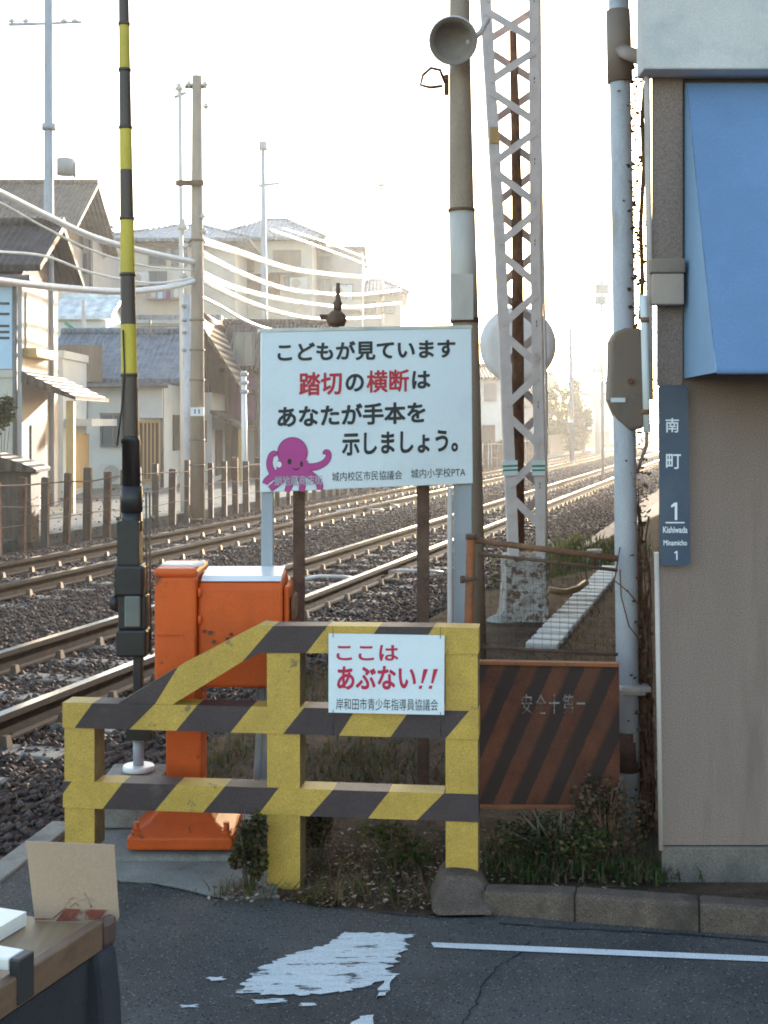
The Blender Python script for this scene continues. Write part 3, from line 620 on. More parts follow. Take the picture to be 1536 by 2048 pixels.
b.prism([(x2, y, z) for y, z in pr2], (xr-x2-.008, 0, 0)); b.build('cover_lid', M['white_lit_top'], gm)  # lid coloured white in place of the bright light on top
mbx('end_flange', 567, 578, 1172, 1330, M['orange'], dep=.24, dy=0)
mbx('side_plate', 580, 590, 1195, 1245, M['rust'], dep=.15, dy=.03)
b = MB(); b.bb(XX(376, ZM), XX(394, ZM), ZM-.056, ZM-.0505, ZH(1396, ZM), ZH(1270, ZM)); b.build('rib', M['orange'], gm, bevel=.003)
for y in (1185, 1240):
    b = MB(); b.cyl(P(399, y-9, ZM-.035), P(399, y+9, ZM-.035), .007, n=8); b.build('hinge', M['orange'], gm)
b = MB(); b.bb(XX(500, ZM), XX(512, ZM), ZM-.034, ZM-.0205, ZH(1300, ZM), ZH(1268, ZM)); b.build('latch', M['rust_orange'], gm, bevel=.003)
b = MB(); b.tube([P(520, 1376, ZM+.1), P(522, 1430, ZM+.1), P(515, 1540, ZM+.14), P(512, 1690, ZM+.14)], .016, 10); b.build('cable_hose', M['pole_steel'], gm)
mbx('name_plate', 318, 372, 1262, 1266, M['orange'], dep=.02, dy=-.058, bev=.002)
for x, y, r in ((421, 1265, .008), (428, 1283, .007), (455, 1277, .006), (462, 1268, .006), (409, 1262, .006)):
    b = MB(); p = P(x, y, ZM-.02); b.cyl(p, p+Vector((0, -.012, 0)), r, n=10); b.build('bolt', M['rust_dark'], gm)
b = MB(); b.box(P(352, 1137, ZM)+Vector((0, .1, .006)), (.13, .12, .012)); b.cyl(P(385, 1133, ZM)+Vector((0, .02, 0)), P(408, 1126, ZM)+Vector((0, .02, 0)), .01); b.build('top_plate', M['white_lit_top'], gm, bevel=.003)  # white plate paints the lit top of the drive housing
# arm: tapered tube with painted bands
ZA = 5.30
def acx(y): return 247.5+y*(14.5/1000) if y < 1000 else 262+(y-1000)*.012
arm = None
bands = [(-420, -300, 0), (-300, -190, 1), (-190, -95, 0), (-95, 48, 1), (48, 140, 0), (140, 255, 1), (255, 340, 0), (340, 437, 1), (437, 549, 0), (549, 649, 1), (649, 750, 0), (750, 872, 1)]
b = MB()
for y0_, y1_, c in bands:
    b.mi = c; r0 = (10+y0_*.0085)/F*ZA; r1 = (10+y1_*.0085)/F*ZA
    b.tube([P(acx(y0_), y0_, ZA), P(acx(y1_), y1_, ZA)], [max(r0, .012), r1], 16, caps=False)
arm = b.build('arm', [M['arm_yellow'], M['arm_black']], gm)
for y in (48, 140, 255, 437, 549, 750):
    b = MB(); b.cyl(P(acx(y-3), y-3, ZA), P(acx(y+3), y+3, ZA), (11.6+y*.0085)/F*ZA); b.build('arm_sleeve', M['arm_black'], arm)
b = MB(); b.tube([P(246, 660, ZA-.035), P(249, 740, ZA-.035), P(243, 820, ZA-.03), P(234, 892, ZA-.03)], .0035, 6); b.build('arm_cable', M['black_metal'], gm)
b = MB()
b.tube([P(260, 868, ZA), P(261, 884, ZA), P(262, 884, ZA), P(263, 972, ZA)], [.032, .039, .037, .037], 18)
b.tube([P(263, 972, ZA), P(263.5, 1024, ZA)], [.044, .044], 18); b.tube([P(263, 1024, ZA), P(264, 1062, ZA)], [.041, .041], 18)
b.build('arm_holder', M['black_metal'], gm)
def abx(name, x0, x1, y0, y1, m, Z=ZA, dep=.09, bev=.006): b = MB(); b.bb(XX(x0, Z), XX(x1, Z), Z-dep/2, Z+dep/2, ZH(y1, Z), ZH(y0, Z)); return b.build(name, m, gm, bevel=bev)
abx('arm_bracket', 238, 282, 1040, 1130, M['black_metal'], dep=.10)
abx('bracket_collar', 233, 292, 1128, 1190, M['black_metal'], dep=.12, bev=.012)
abx('weight_block', 240, 296, 1189, 1256, M['black_metal'], dep=.08)
abx('grey_plate', 249, 281, 1192, 1254, M['grey_plate'], Z=ZA-.055, dep=.012)
abx('bracket_collar', 237, 298, 1256, 1310, M['black_metal'], dep=.12, bev=.01)
abx('lower_rod', 268, 286, 1308, 1405, M['black_metal'], dep=.05)
b = MB(); b.cyl(P(236, 1205, ZA), P(222, 1205, ZA), .04, .03); b.build('pivot_boss', M['black_metal'], gm)
b = MB()
for x in (292, 299): b.tube([P(x, 985, ZA+.02), P(x+1, 1110, ZA+.02), P(x+3, 1310, ZA+.02)], .004, 8)
b.build('tension_rod', M['clip'], gm)
for x, y in ((302, 1035), (290, 1075), (305, 1170), (302, 1285), (300, 1305), (232, 1037)):
    b = MB(); b.cyl(P(x, y, ZA-.02), P(x+7, y, ZA-.02), .008, n=8); b.build('rod_nut', M['clip'], gm)
b = MB(); b.bb(XX(256, ZA), XX(308, ZA), ZA-.05, ZA+.05, ZH(1476, ZA), ZH(1448, ZA)); b.build('rest_cap', M['black_metal'], gm, bevel=.004)
b = MB(); b.cyl(P(277, 1476, ZA), P(277, 1538, ZA), .022); b.build('rest_post', M['pole_steel'], gm)
b = MB(); b.cyl(P(277, 1530, ZA), P(277, 1540, ZA), .062, .066, 20); b.build('rest_flange', M['white_lit_top'], gm)
# plinths under the machine
b = MB(); z_ = ZH(1690, ZM)
b.bb(-1.16, -.52, 4.86, 5.50, -.25, z_-.002); b.build('concrete_plinth', M['concrete'], loc=(-.8, 5.1, 0), bevel=.015, label='low concrete plinth under the orange gate machine', category='plinth')
b = MB(); z2 = ZH(1540, ZA); b.bb(XX(205, 5.2), XX(322, 5.2), 5.17, 5.42, z_+.002, ZH(1540, ZA)-.004); b.build('arm_rest_block', M['concrete'], loc=(-.95, 4.95, 0), bevel=.01, label='small concrete block carrying the gate arm rest', category='block')
# sloping concrete apron in front of plinth
b = MB(); b.prism([(p.x, p.y, .004) for p in (G(150, 1712, 0), G(250, 1700, 0), G(530, 1722, 0), G(560, 1796, 0), G(450, 1796, 0), G(350, 1772, 0), G(240, 1760, 0))], (0, 0, -.2)); b.build('concrete_apron', M['concrete'], kind='structure')

# ---------------------------------------------------------------- building on the corner
ZB = 4.70; x0 = XX(1318, ZB)
bd = thing('corner_building', 'beige rendered building with a blue awning and pale fascia above', 'building', (x0, ZB, 0))
dp = 23.0; zt = 6.6  # unseen depth stretched backwards so the building shades road and barrier
def wall_prism(xa, xb, ya, yb_, za_, zb2, sk=.222):
    b = MB(); s_ = (yb_-ya)*sk
    b.hexa([(xa, ya, za_), (xb, ya, za_), (xb+s_, yb_, za_), (xa+s_, yb_, za_), (xa, ya, zb2), (xb, ya, zb2), (xb+s_, yb_, zb2), (xa+s_, yb_, zb2)]); return b
zp = ZH(1690, ZB)
wall_prism(XX(1318, ZB), 4.6, ZB, ZB+dp, zp, zt).build('wall', M['wall_beige'], bd)
wall_prism(XX(1321, ZB), 4.6, ZB-.015, ZB+dp, -.1, zp-.004).build('plinth', M['plinth'], bd, bevel=.006)
wall_prism(XX(1300, ZB), XX(1362, ZB), ZB-.03, ZB-.002, ZH(608, ZB-.03), ZH(0, ZB)+2).build('pilaster', M['wall_beige'], bd, bevel=.004)
wall_prism(XX(1311, ZB), XX(1364, ZB), ZB-.016, ZB-.002, ZH(772, ZB-.03), ZH(608, ZB-.03)-.002).build('pilaster', M['wall_beige'], bd, bevel=.004)
b = MB(); b.bb(XX(1288, ZB-.14), 4.6, ZB-.14, ZB-.004, ZH(138, ZB-.14), zt+.05); b.build('fascia', M['fascia'], bd, bevel=.006)
b = MB(); b.bb(XX(1280, ZB-.15), 4.62, ZB-.17, ZB-.141, ZH(-90, ZB-.14), ZH(-60, ZB-.14)); b.build('fascia_band', M['fascia'], bd)
b = MB(); b.bb(XX(1303, ZB-.07), XX(1366, ZB-.07), ZB-.09, ZB-.031, ZH(610, ZB-.07), ZH(548, ZB-.07)); b.build('junction_box', M['beige_box'], bd, bevel=.005)
b = MB(); b.bb(XX(1300, ZB-.07), XX(1368, ZB-.07), ZB-.095, ZB-.03, ZH(547, ZB-.07), ZH(518, ZB-.07)); b.build('junction_box_lid', M['brown_box'], bd, bevel=.005)
# awning: top at wall, flaring out towards the street
xa, xb = XX(1367, ZB), 4.2; zt_, zb_ = ZH(166, ZB), ZH(757, ZB); pr = .46
tl = (xa, ZB-.004, zt_); bl = (xa, ZB-.004, zb_); ft = (xa, ZB-.045, zt_-.012); fb = (xa, ZB-pr, zb_+.005)
aw = MB(); n = 14
def awp(x, k): # sagging fabric profile, k 0 top .. 1 bottom
    y = ZB-.045-(pr-.045)*k; z = zt_-.012+(zb_+.005-zt_+.012)*k; return (x, y+.006*math.sin(k*3.14), z)
xs = np.linspace(xa, xb, 16); vs = [awp(x, i/n) for x in xs for i in range(n+1)]
aw.add(vs, [(i*(n+1)+j, i*(n+1)+j+1, (i+1)*(n+1)+j+1, (i+1)*(n+1)+j) for i in range(15) for j in range(n)], True)
aw.mi = 0; aw.add([tl, ft, (xb, ZB-.045, zt_-.012), (xb, ZB-.004, zt_)], [(0, 1, 2, 3)])
a_ = aw.build('awning', [M['awning']], bd)
s_ = MB(); s_.prism([tl, ft]+[awp(xa, i/n) for i in range(1, n)]+[fb, bl], (.003, 0, 0)); s_.build('awning_side', M['awning_pale'], a_)
h_ = MB(); h_.tube([(xa+.004, ZB-pr, zb_+.008), (xb, ZB-pr, zb_+.008)], .009, 8); h_.build('awning_hem', M['awning'], a_)
# pipes on the wall corner
b = MB(); pz = ZB-.045; b.tube([P(1291, -330, pz), P(1293, 60, pz), P(1297, 420, pz), P(1301, 800, pz)], .011, 10); b.tube([P(1313, 1105, pz), P(1322, 1700, pz)], .0085, 10)
b.build('downpipe', M['pvc'], bd)
b = MB(); b.tube([P(1286, 590, 4.62), P(1288, 640, 4.62), P(1291, 745, 4.62), P(1294, 865, 4.62)], .0125, 12); b.build('cable_conduit', M['horn_white'], bd)
b = MB()
for y in (640, 824): b.cyl(P(1289+(y-640)*.012, y-5, 4.62), P(1289+(y-640)*.012, y+5, 4.62), .0155)
b.build('conduit_clamp', M['rust'], bd)
b = MB(); b.tube([P(1294, 866, 4.62), P(1293, 890, 4.63), P(1282, 920, 4.66), P(1276, 940, 4.7)], .007, 8); b.build('cable_tail', M['brown_box'], bd)
# address plate
PA = Plane(1316, 4.66, 1382, 4.655)
sg = thing('address_plate', 'tall navy address plate with white characters on the beige wall', 'sign', PA.pt(1348, 950))
b = MB()
def rr(x0, y0, x1, y1, r=8, sl=0):
    out = []
    for cx, cy, a0 in ((x1-r, y0+r, -90), (x1-r, y1-r, 0), (x0+r, y1-r, 90), (x0+r, y0+r, 180)):
        for k in range(5):
            a = R(a0+k*22.5); out.append((cx+r*math.cos(a), cy+r*math.sin(a)))
    return out
sh = lambda y: (y-770)*.014
b.prism([PA.pt(x+sh(y), y, .004) for x, y in rr(1316, 770, 1376, 1132)], -PA.n*.004); b.build('panel', M['plate_navy'], sg)
for t_, bx in (('南', (1331, 836, 1358, 865)), ('町', (1332, 908, 1362, 938)), ('Kishiwada', (1326, 1053, 1375, 1066)), ('Minamicho', (1327, 1080, 1374, 1091))):
    text_on(PA, 'lettering', t_, bx, M['ink_white'], sg, .0052, bold=.012 if len(t_) == 1 else .02)
for x, y, h in ((1341, 1005, 35), (1348, 1102, 18)):
    k = h/35; b = MB(); b.prism([PA.pt(x+X_*k, y+Y2*k, .0045) for X_, Y2 in ((8, 0), (13.5, 0), (13.5, 35), (8.5, 35), (8.5, 7), (1.5, 10), (1, 6))], PA.n*.0006); b.build('lettering', M['ink_white'], sg)
b = MB(); b.prism([PA.pt(1331, 1044, .0045), PA.pt(1369, 1044, .0045), PA.pt(1369, 1046.5, .0045), PA.pt(1331, 1046.5, .0045)], PA.n*.0006); b.build('rule', M['ink_white'], sg)

# ---------------------------------------------------------------- grey steel pole beside the building
ZP = 5.3
pl = thing('steel_pole', 'weathered grey steel pole with a brown cable box by the beige wall', 'pole', G(1252, 1646, -.02))
b = MB(); b.tube([P(1258, 1662, ZP), P(1252, 1100, ZP), P(1246, 500, ZP), P(1240, 160, ZP), P(1234, -200, ZP)], [.046, .046, .045, .043, .040], 20)
b.build('shaft', M['pole_grey'], pl)
b = MB(); b.tube([P(1236, 22, ZP), P(1240, 165, ZP)], [.049, .052], 20); b.cyl(P(1239, 80, ZP), P(1262, 140, ZP), .02); b.cyl(P(1238, 100, ZP), P(1288, 118, ZP-.35), .028); b.build('wrapping', M['brown_box'], pl)
b = MB(); b.tube([P(1254, 1462, ZP), P(1256, 1542, ZP)], .0475, 20); b.build('brown_band', M['rust_dark'], pl)
b = MB()
oz = ZP-.06
b.prism([P(1222, 682, oz), P(1230, 664, oz), P(1250, 656, oz), P(1283, 655, oz), P(1290, 700, oz), P(1290, 855, oz), P(1262, 862, oz), P(1236, 838, oz), P(1219, 800, oz)], (0, .10, 0)); bx_ = b.build('cable_box', M['brown_box'], pl, bevel=.012)
b = MB(); b.box(P(1236, 800, oz-.004), (.058, .004, .018)); b.build('label_strip', M['ink_white'], bx_)
b = MB(); b.cyl(P(1261, 762, oz), P(1261, 762, oz-.012), .012); b.build('box_lock', M['rust'], bx_)
b = MB(); b.box(P(1268, 1375, ZP-.03), (.12, .1, .02)); b.cyl(P(1245, 1385, ZP-.06), P(1290, 1385, ZP-.06), .014); b.build('pole_clamp', M['pvc'], pl, bevel=.003)
for i in range(5):
    b = MB(); y = 400+i*260; b.cyl(P(1246+i*2.4, y, ZP-.045), P(1249+i*2.4, y+3, ZP-.045), .004, n=6); b.build('step_bolt', M['rust'], pl)
b = MB(); b.tube([P(1290, 170, ZP-.1), P(1284, 240, ZP), P(1288, 330, ZP-.05), P(1281, 450, ZP), P(1285, 560, ZP-.02), P(1280, 640, ZP-.02)], .009, 7)
b.build('strap', M['rust'], pl)
# dead vine on the pole
vb = MB()
for i in range(46):
    x = random.uniform(1268, 1308); y0 = random.uniform(1560, 1720); y1 = random.choice([random.uniform(860, 1150), random.uniform(1200, 1500)]); pts = []
    n = 12; dz = random.uniform(.0, .16)
    for k in range(n+1):
        y = y0+(y1-y0)*k/n; pts.append(P(x+random.uniform(-5, 5)-(y0-y)*.020, y, ZP+dz))
    vb.tube(pts, [random.uniform(.005, .013)*(1-.6*k/n) for k in range(n+1)], 5)
for i in range(2):
    y = random.uniform(1080, 1330); pts = [P(1290, y+40, ZP-.05), P(1258, y, ZP-.08), P(1236+random.uniform(-10, 10), y-random.uniform(10, 60), ZP-.06), P(1240, y-random.uniform(60, 120), ZP-.06)]
    vb.tube(pts, .003, 5)
vn = thing('dead_vine', 'brown dead vine climbing between the steel pole and the wall', 'vine', G(1285, 1680, 0))
vb.build('stem', M['vine'], vn)
lf = MB(); pts = [P(random.gauss(1287, 11)-(1700-y)*.012, y, ZP+random.uniform(-.06, .1)) for y in (random.uniform(150, 1700) for _ in range(900))]
leaf_mesh(lf, pts, .022); lf.build('foliage', M['leaf_dry'], vn)

# ---------------------------------------------------------------- concrete pole with horn speaker
ZC = 9.0
pc = thing('concrete_pole', 'tall brown concrete pole behind the big sign board', 'pole', Vector((XX(950, ZC), ZC, -.12)))
b = MB(); b.tube([P(945, 1330, ZC), P(938, 990, ZC), P(931, 660, ZC), P(923, 400, ZC), P(920, 120, ZC), P(918, -300, ZC)], [.098, .097, .093, .085, .073, .062], 22); b.build('shaft', M['pole_concrete'], pc)
b = MB(); b.tube([P(929, 640, ZC), P(924, 420, ZC)], [.097, .090], 22); b.build('sleeve', M['pole_sleeve'], pc)
b = MB(); b.bb(XX(901, ZC-.12), XX(947, ZC-.12), ZC-.13, ZC-.10, ZH(640, ZC-.12), ZH(548, ZC-.12)); b.build('number_board', M['pole_sleeve'], pc, bevel=.004)
b = MB(); b.cyl(P(929, 636, ZC), P(929, 646, ZC), .102); b.cyl(P(923, 418, ZC), P(923, 424, ZC), .097); b.build('band', M['rust'], pc)
b = MB()
cyp = [(890, 165), (880, 140), (862, 136), (846, 150), (841, 170), (860, 175), (885, 172)]
b.tube([P(x, y, ZC-.06) for x, y in cyp], .012, 6); b.cyl(P(893, 150, ZC), P(893, 190, ZC), .018); b.build('wire_loop', M['brown_iron'], pc)
hs = thing('horn_speaker', 'white horn loudspeaker high on the brown concrete pole', 'loudspeaker', P(906, 82, ZC-.22))
ax = Vector((-.10, -.88, -.45)).normalized(); hc = P(906, 82, ZC-.30); up = Vector((0, 0, 1))
def lathe(prof, c, ax, n=28):
    b = MB(); a = ax.cross(Vector((1, 0, 0))).normalized(); d = a.cross(ax).normalized(); vs = []
    for t, r in prof:
        for j in range(n): q = 6.28318*j/n; vs.append(c+ax*t+(a*math.cos(q)+d*math.sin(q))*r)
    fs = [(i*n+j, i*n+(j+1) % n, (i+1)*n+(j+1) % n, (i+1)*n+j) for i in range(len(prof)-1) for j in range(n)]
    b.add(vs, fs, True); return b
lathe([(.0, .158), (-.012, .165), (-.03, .158), (-.06, .13), (-.12, .095), (-.2, .075), (-.26, .07), (-.26, .0)], hc, ax).build('horn', M['horn_white'], hs)
lathe([(.0, .158), (-.01, .128), (-.015, .127), (-.07, .10), (-.12, .05), (-.12, .0)], hc, ax).build('horn_mouth', M['horn_inside'], hs)
b = MB(); b.tube([hc+Vector((.1, .06, .0)), P(960, 66, ZC-.2), P(975, 40, ZC-.1)], .02, 8); b.build('bracket', M['white_steel'], hs)

# ---------------------------------------------------------------- white lattice mast on a concrete footing
ZL = 10.8; DL = .34
lm = thing('lattice_mast', 'white steel lattice railway mast with a green and white band', 'mast', Vector((XX(1050, ZL), ZL, 0)))
ytop, ybot = -320, 1120
lx = lambda y: 972+(y-0)*.0595 if y < 500 else 1001.7+(y-500)*.043
rx = lambda y: 1068+(y-0)*.004 if y < 500 else 1070+(y-500)*.020
def Lp(fx, y, dz): return P(fx(y), y, ZL+dz)
ys = [ybot, 900, 700, 500, 250, 0, ytop]
for fx, dz, sx in ((lx, 0, 1), (rx, 0, -1), (lx, DL, 1), (rx, DL, -1)):
    b = MB()
    for ya, yb2 in zip(ys[:-1], ys[1:]):
        a, c = Lp(fx, ya, dz), Lp(fx, yb2, dz)
        b.bar(a, c, .085, .010, (1, 0, 0)); sg_ = Vector((-sx*.042, .045 if dz == 0 else -.045, 0)); b.bar(a+sg_, c+sg_, .085, .010, (0, 1, 0))
    b.build('leg', M['white_steel'], lm)
y = ybot-20; k = 0
def braces(y_):
    pass
y = 1052; st_ = 81
while y > ytop+90:
    for dz, flip in ((-.009, 0), (DL+.009, 1)):
        f0, f1 = (rx, lx) if (k+flip) % 2 == 0 else (lx, rx)
        b = MB(); a, c = Lp(f0, y, dz), Lp(f1, y-58, dz); b.bar(a, c, .062, .006, (0, 0, 1)); b.build('brace', M['white_steel'], lm)
    for fx in (lx, rx):
        b = MB(); a, c = Lp(fx, y, 0 if k % 2 else DL), Lp(fx, y-st_, DL if k % 2 else 0); b.bar(a, c, .045, .006, (0, 0, 1)); b.build('brace', M['rust'] if fx is rx else M['white_steel'], lm)
    y -= st_; k += 1
b = MB(); b.tube([P(1036, 1100, ZL+.2), P(1036, 700, ZL+.2), P(1034, 400, ZL+.2), P(1026, 62, ZL+.2)], [.055, .05, .045, .03], 12); b.build('rear_leg_shade', M['rust'], lm)  # brown pipe added to stand in for the shaded rear legs
b = MB()
for fx in (lx, rx):
    for (ya, yb2, mi) in ((921, 930, 0), (930, 934, 1), (934, 938.5, 0), (938.5, 942, 1), (942, 951, 0)):
        b.mi = mi; a, c = Lp(fx, ya, -.016), Lp(fx, yb2, -.016); b.bar(a, c, .125, .012, (1, 0, 0))
b.build('marker_band', [M['white_band'], M['green_band']], lm)
b = MB(); b.bar(P(lx(270)+1, 254, ZL-.014), P(lx(290), 286, ZL-.014), .075, .01, (1, 0, 0)); b.build('orange_tag', M['wood_gold'], lm)
b = MB(); b.tube([P(1092, 1120, ZL-.05), P(1093, 800, ZL-.05), P(1088, 600, ZL-.05), P(1082, 300, ZL-.05), P(1078, -200, ZL-.05)], .011, 7); b.build('cable_duct', M['pvc'], lm)
# footing
b = MB(); zf = ZH(1112, ZL); nseg = 6
rings = []
for i, (hw, dz) in enumerate(((.24, -.12), (.20, .02), (.185, .12), (.175, .35), (.170, zf))):
    cx_ = XX(1051, ZL); cyy = ZL+DL/2; rings.append([(cx_-hw, cyy-hw*1.1, dz), (cx_+hw, cyy-hw*1.1, dz), (cx_+hw, cyy+hw*1.1, dz), (cx_-hw, cyy+hw*1.1, dz)])
vs = [v for r_ in rings for v in r_]; fs = [(16, 17, 18, 19)]
for i in range(4):
    for j in range(4): fs.append((i*4+j, i*4+(j+1) % 4, (i+1)*4+(j+1) % 4, (i+1)*4+j))
b.add(vs, fs)
M['footing'] = mat('footing', (.42, .38, .35), rough=.95, var=.3, vs=9, fine=.35, grime=(.15, .09, .065), gs=15, gt=(.5, .58), bump=1, bs=24, bd=.03, spec=.1)
b.build('mast_footing', M['footing'], loc=(XX(1051, ZL), ZL, 0), bevel=.02, label='peeling pale concrete footing under the white lattice mast', category='footing')
for i, (x, y, s_, lb2) in enumerate(((1000, 1252, .10, 'pale broken rubble lump nearest the barrier by the mast footing'), (1030, 1240, .13, 'largest pale rubble lump at the foot of the lattice mast'), (1065, 1246, .09, 'pale rubble lump between mast footing and drain covers'))):
    p = G(x, y, -.05); n_ = 40; b = MB(); u_ = []
    for a in range(6):
        for c in range(8):
            th = math.pi*(a+.5)/6; ph = 6.283*c/8; q = s_*random.uniform(.75, 1.15); u_.append((p.x+q*1.3*math.sin(th)*math.cos(ph), p.y+q*math.sin(th)*math.sin(ph), p.z+.03+q*.7*math.cos(th)))
    b.add(u_, [(a*8+c, (a+1)*8+c, (a+1)*8+(c+1) % 8, a*8+(c+1) % 8) for a in range(5) for c in range(8)]+[tuple(range(8)), tuple(range(47, 39, -1))])
    b.build('rubble', M['concrete_pale'], loc=p, label=lb2, category='rubble', group='rubble at the mast footing')
# round mirror back behind the mast
ZR = 14.0; mr_ = thing('traffic_mirror', 'pale round traffic mirror seen from behind the lattice mast', 'mirror', Vector((XX(1036, ZR), ZR, -.1)))
lathe([(-.03, .0), (-.03, .30), (0, .41), (.02, .415), (.03, .40), (.035, .0)], P(1036, 690, ZR), Vector((0, 1, 0)), 40).build('mirror_disc', M['mirror_back'], mr_)
b = MB(); b.cyl(P(1036, 640, ZR+.08), Vector((XX(1036, ZR), ZR+.08, -.2)), .035); b.build('post', M['pole_steel'], mr_)

# ---------------------------------------------------------------- rusty gate panel and pipe rails
PG = Plane(958, 5.12, 1236, 5.02)
gp = thing('gate_panel', 'rusty orange steel panel with dark diagonal stripes beneath pipe rails', 'gate', G(1090, 1650, 0))
b = MB(); b.prism([PG.pt(958, 1328), PG.pt(1238, 1334), PG.pt(1240, 1612), PG.pt(958, 1610)], -PG.n*.02); pn = b.build('panel', M['panel_stripe'], gp)
b = MB(); b.prism([PG.pt(956, 1322, .012), PG.pt(1238, 1327, .012), PG.pt(1238, 1335, .012), PG.pt(956, 1330, .012)], -PG.n*.04); b.prism([PG.pt(956, 1610, .012), PG.pt(1240, 1611, .012), PG.pt(1240, 1619, .012), PG.pt(956, 1618, .012)], -PG.n*.04); b.build('frame', M['rust_orange'], gp, bevel=.003)
M['faded_white'] = mat('faded_white', (.30, .26, .25), rough=.8, var=.3, vs=30, grime=(.12, .06, .04), gs=24, gt=(.48, .56))
for t_, x_ in (('安', 1043), ('全', 1071), ('十', 1098), ('第', 1126)): text_on(PG, 'lettering', t_, (x_, 1388, x_+21, 1428), M['faded_white'], gp, .003, bold=.006)
text_on(PG, 'lettering', '一', (1153, 1405, 1170, 1409), M['faded_white'], gp, .003, bold=.004)
pr_ = thing('pipe_railing', 'rusty pipe railing above the striped steel panel', 'railing', G(942, 1640, 0))
Zr0, Zr1 = 5.25, 5.12
b = MB(); b.tube([P(942, 1076, Zr0), P(937, 1260, Zr0), P(932, 1640, Zr0)], .0185, 14); b.build('post', M['rust_orange'], pr_)
b = MB(); b.cyl(P(942, 1068, Zr0), P(942, 1078, Zr0), .022); b.cyl(P(927, 1160, Zr0-.02), P(954, 1157, Zr0-.02), .006); b.cyl(P(925, 1152, Zr0-.02), P(925, 1166, Zr0-.02), .010); b.build('post_cap', M['rust_dark'], pr_)
b = MB(); b.tube([P(952, 1081, Zr0), P(1235, 1117, Zr1)], .0125, 12); b.build('rail', M['rust'], pr_)
b = MB(); b.tube([P(956, 1108, Zr0), P(1100, 1123, Zr0-.05), P(1235, 1141, Zr1)], .007, 10); b.build('rail', M['rust_dark'], pr_)
b = MB(); b.tube([P(955, 1294, Zr0), P(1236, 1309, Zr1)], .007, 10); b.build('rail', M['rust_dark'], pr_)
for x, ya, yb2 in ((1118, 1100, 1126), (1188, 1108, 1134)):
    b = MB(); b.cyl(P(x, ya, 5.18), P(x, yb2, 5.18), .005 if x == 1118 else .010, n=8); b.build('rail_hanger', M['rust_dark'], pr_)
# wire mesh infill
b = MB()
for i in range(16):
    x = 962+i*17.5; b.cyl(P(x, 1110+(x-956)*.118, 5.2), P(x, 1296+(x-955)*.05, 5.2), .0006, n=4)
for i in range(10):
    y = 1122+i*18; b.cyl(P(958, y, 5.2), P(1234, y+26, 5.2), .0006, n=4)
b.build('wire_mesh', M['rust_dark'], pr_)

# ---------------------------------------------------------------- drain covers, grass bank, little things by the tracks
def drow():
    p0, p1 = G(1082, 1302, -.02), G(1228, 1138, -.02); d = (p1-p0); L_ = d.length; d.normalize(); q = Vector((d.y, -d.x, 0))
    b = MB(); b.hexa([p0-q*.15+Vector((0,0,-.3)), p0+q*.15+Vector((0,0,-.3)), p1+q*.15+Vector((0,0,-.3)), p1-q*.15+Vector((0,0,-.3)), p0-q*.15, p0+q*.15, p1+q*.15, p1-q*.15])
    dr = thing('drain_channel', 'concrete drain with slotted covers running beside the track', 'drain', p0); b.build('channel', M['kerb'], dr)
    n = int(L_/.27)
    for i in range(n):
        a = p0+d*(i*.27+.02); c = a+d*.15; u_ = Vector((0, 0, .004)); v_ = Vector((0, 0, .05+.012*random.random()))
        b = MB(); b.hexa([a-q*.12+u_, a+q*.12+u_, c+q*.12+u_, c-q*.12+u_, a-q*.12+v_, a+q*.12+v_, c+q*.12+v_, c-q*.12+v_]); b.build('cover', M['wall_white'], dr, bevel=.01)  # white cover colour stands in for sun glints on the concrete
drow()
b = MB(); a, c = G(960, 1300, -.05), G(1085, 1304, -.05); b.hexa([a+Vector((0,0,-.2)), c+Vector((0,0,-.2)), c+Vector((0,.4,-.2)), a+Vector((0,.4,-.2)), a, c, c+Vector((0,.4,0)), a+Vector((0,.4,0))]); b.build('concrete_slab', M['concrete_pale'], loc=a, bevel=.01, label='flat pale concrete slab in front of the mast footing', category='slab')
b = MB(); a, c = G(1172, 1112, .0), G(1203, 1112, .0); b.hexa([a+Vector((0,0,-.3)), c+Vector((0,0,-.3)), c+Vector((.05,.2,-.3)), a+Vector((.05,.2,-.3)), a+Vector((0,0,.07)), c+Vector((0,0,.07)), c+Vector((.05,.2,.07)), a+Vector((.05,.2,.07))]); b.build('marker_block', M['concrete_pale'], loc=a, bevel=.01, label='small concrete marker block in the green grass bank', category='marker')
b = MB(); b.tube([P(1098, 1180, 11.6), P(1130, 1185, 11.6), P(1155, 1178, 11.7), P(1172, 1165, 11.9)], .03, 10); b.build('corrugated_duct', M['yellow_pipe'], loc=P(1130, 1190, 11.6), label='curved yellowish cable duct beside the mast footing', category='duct')
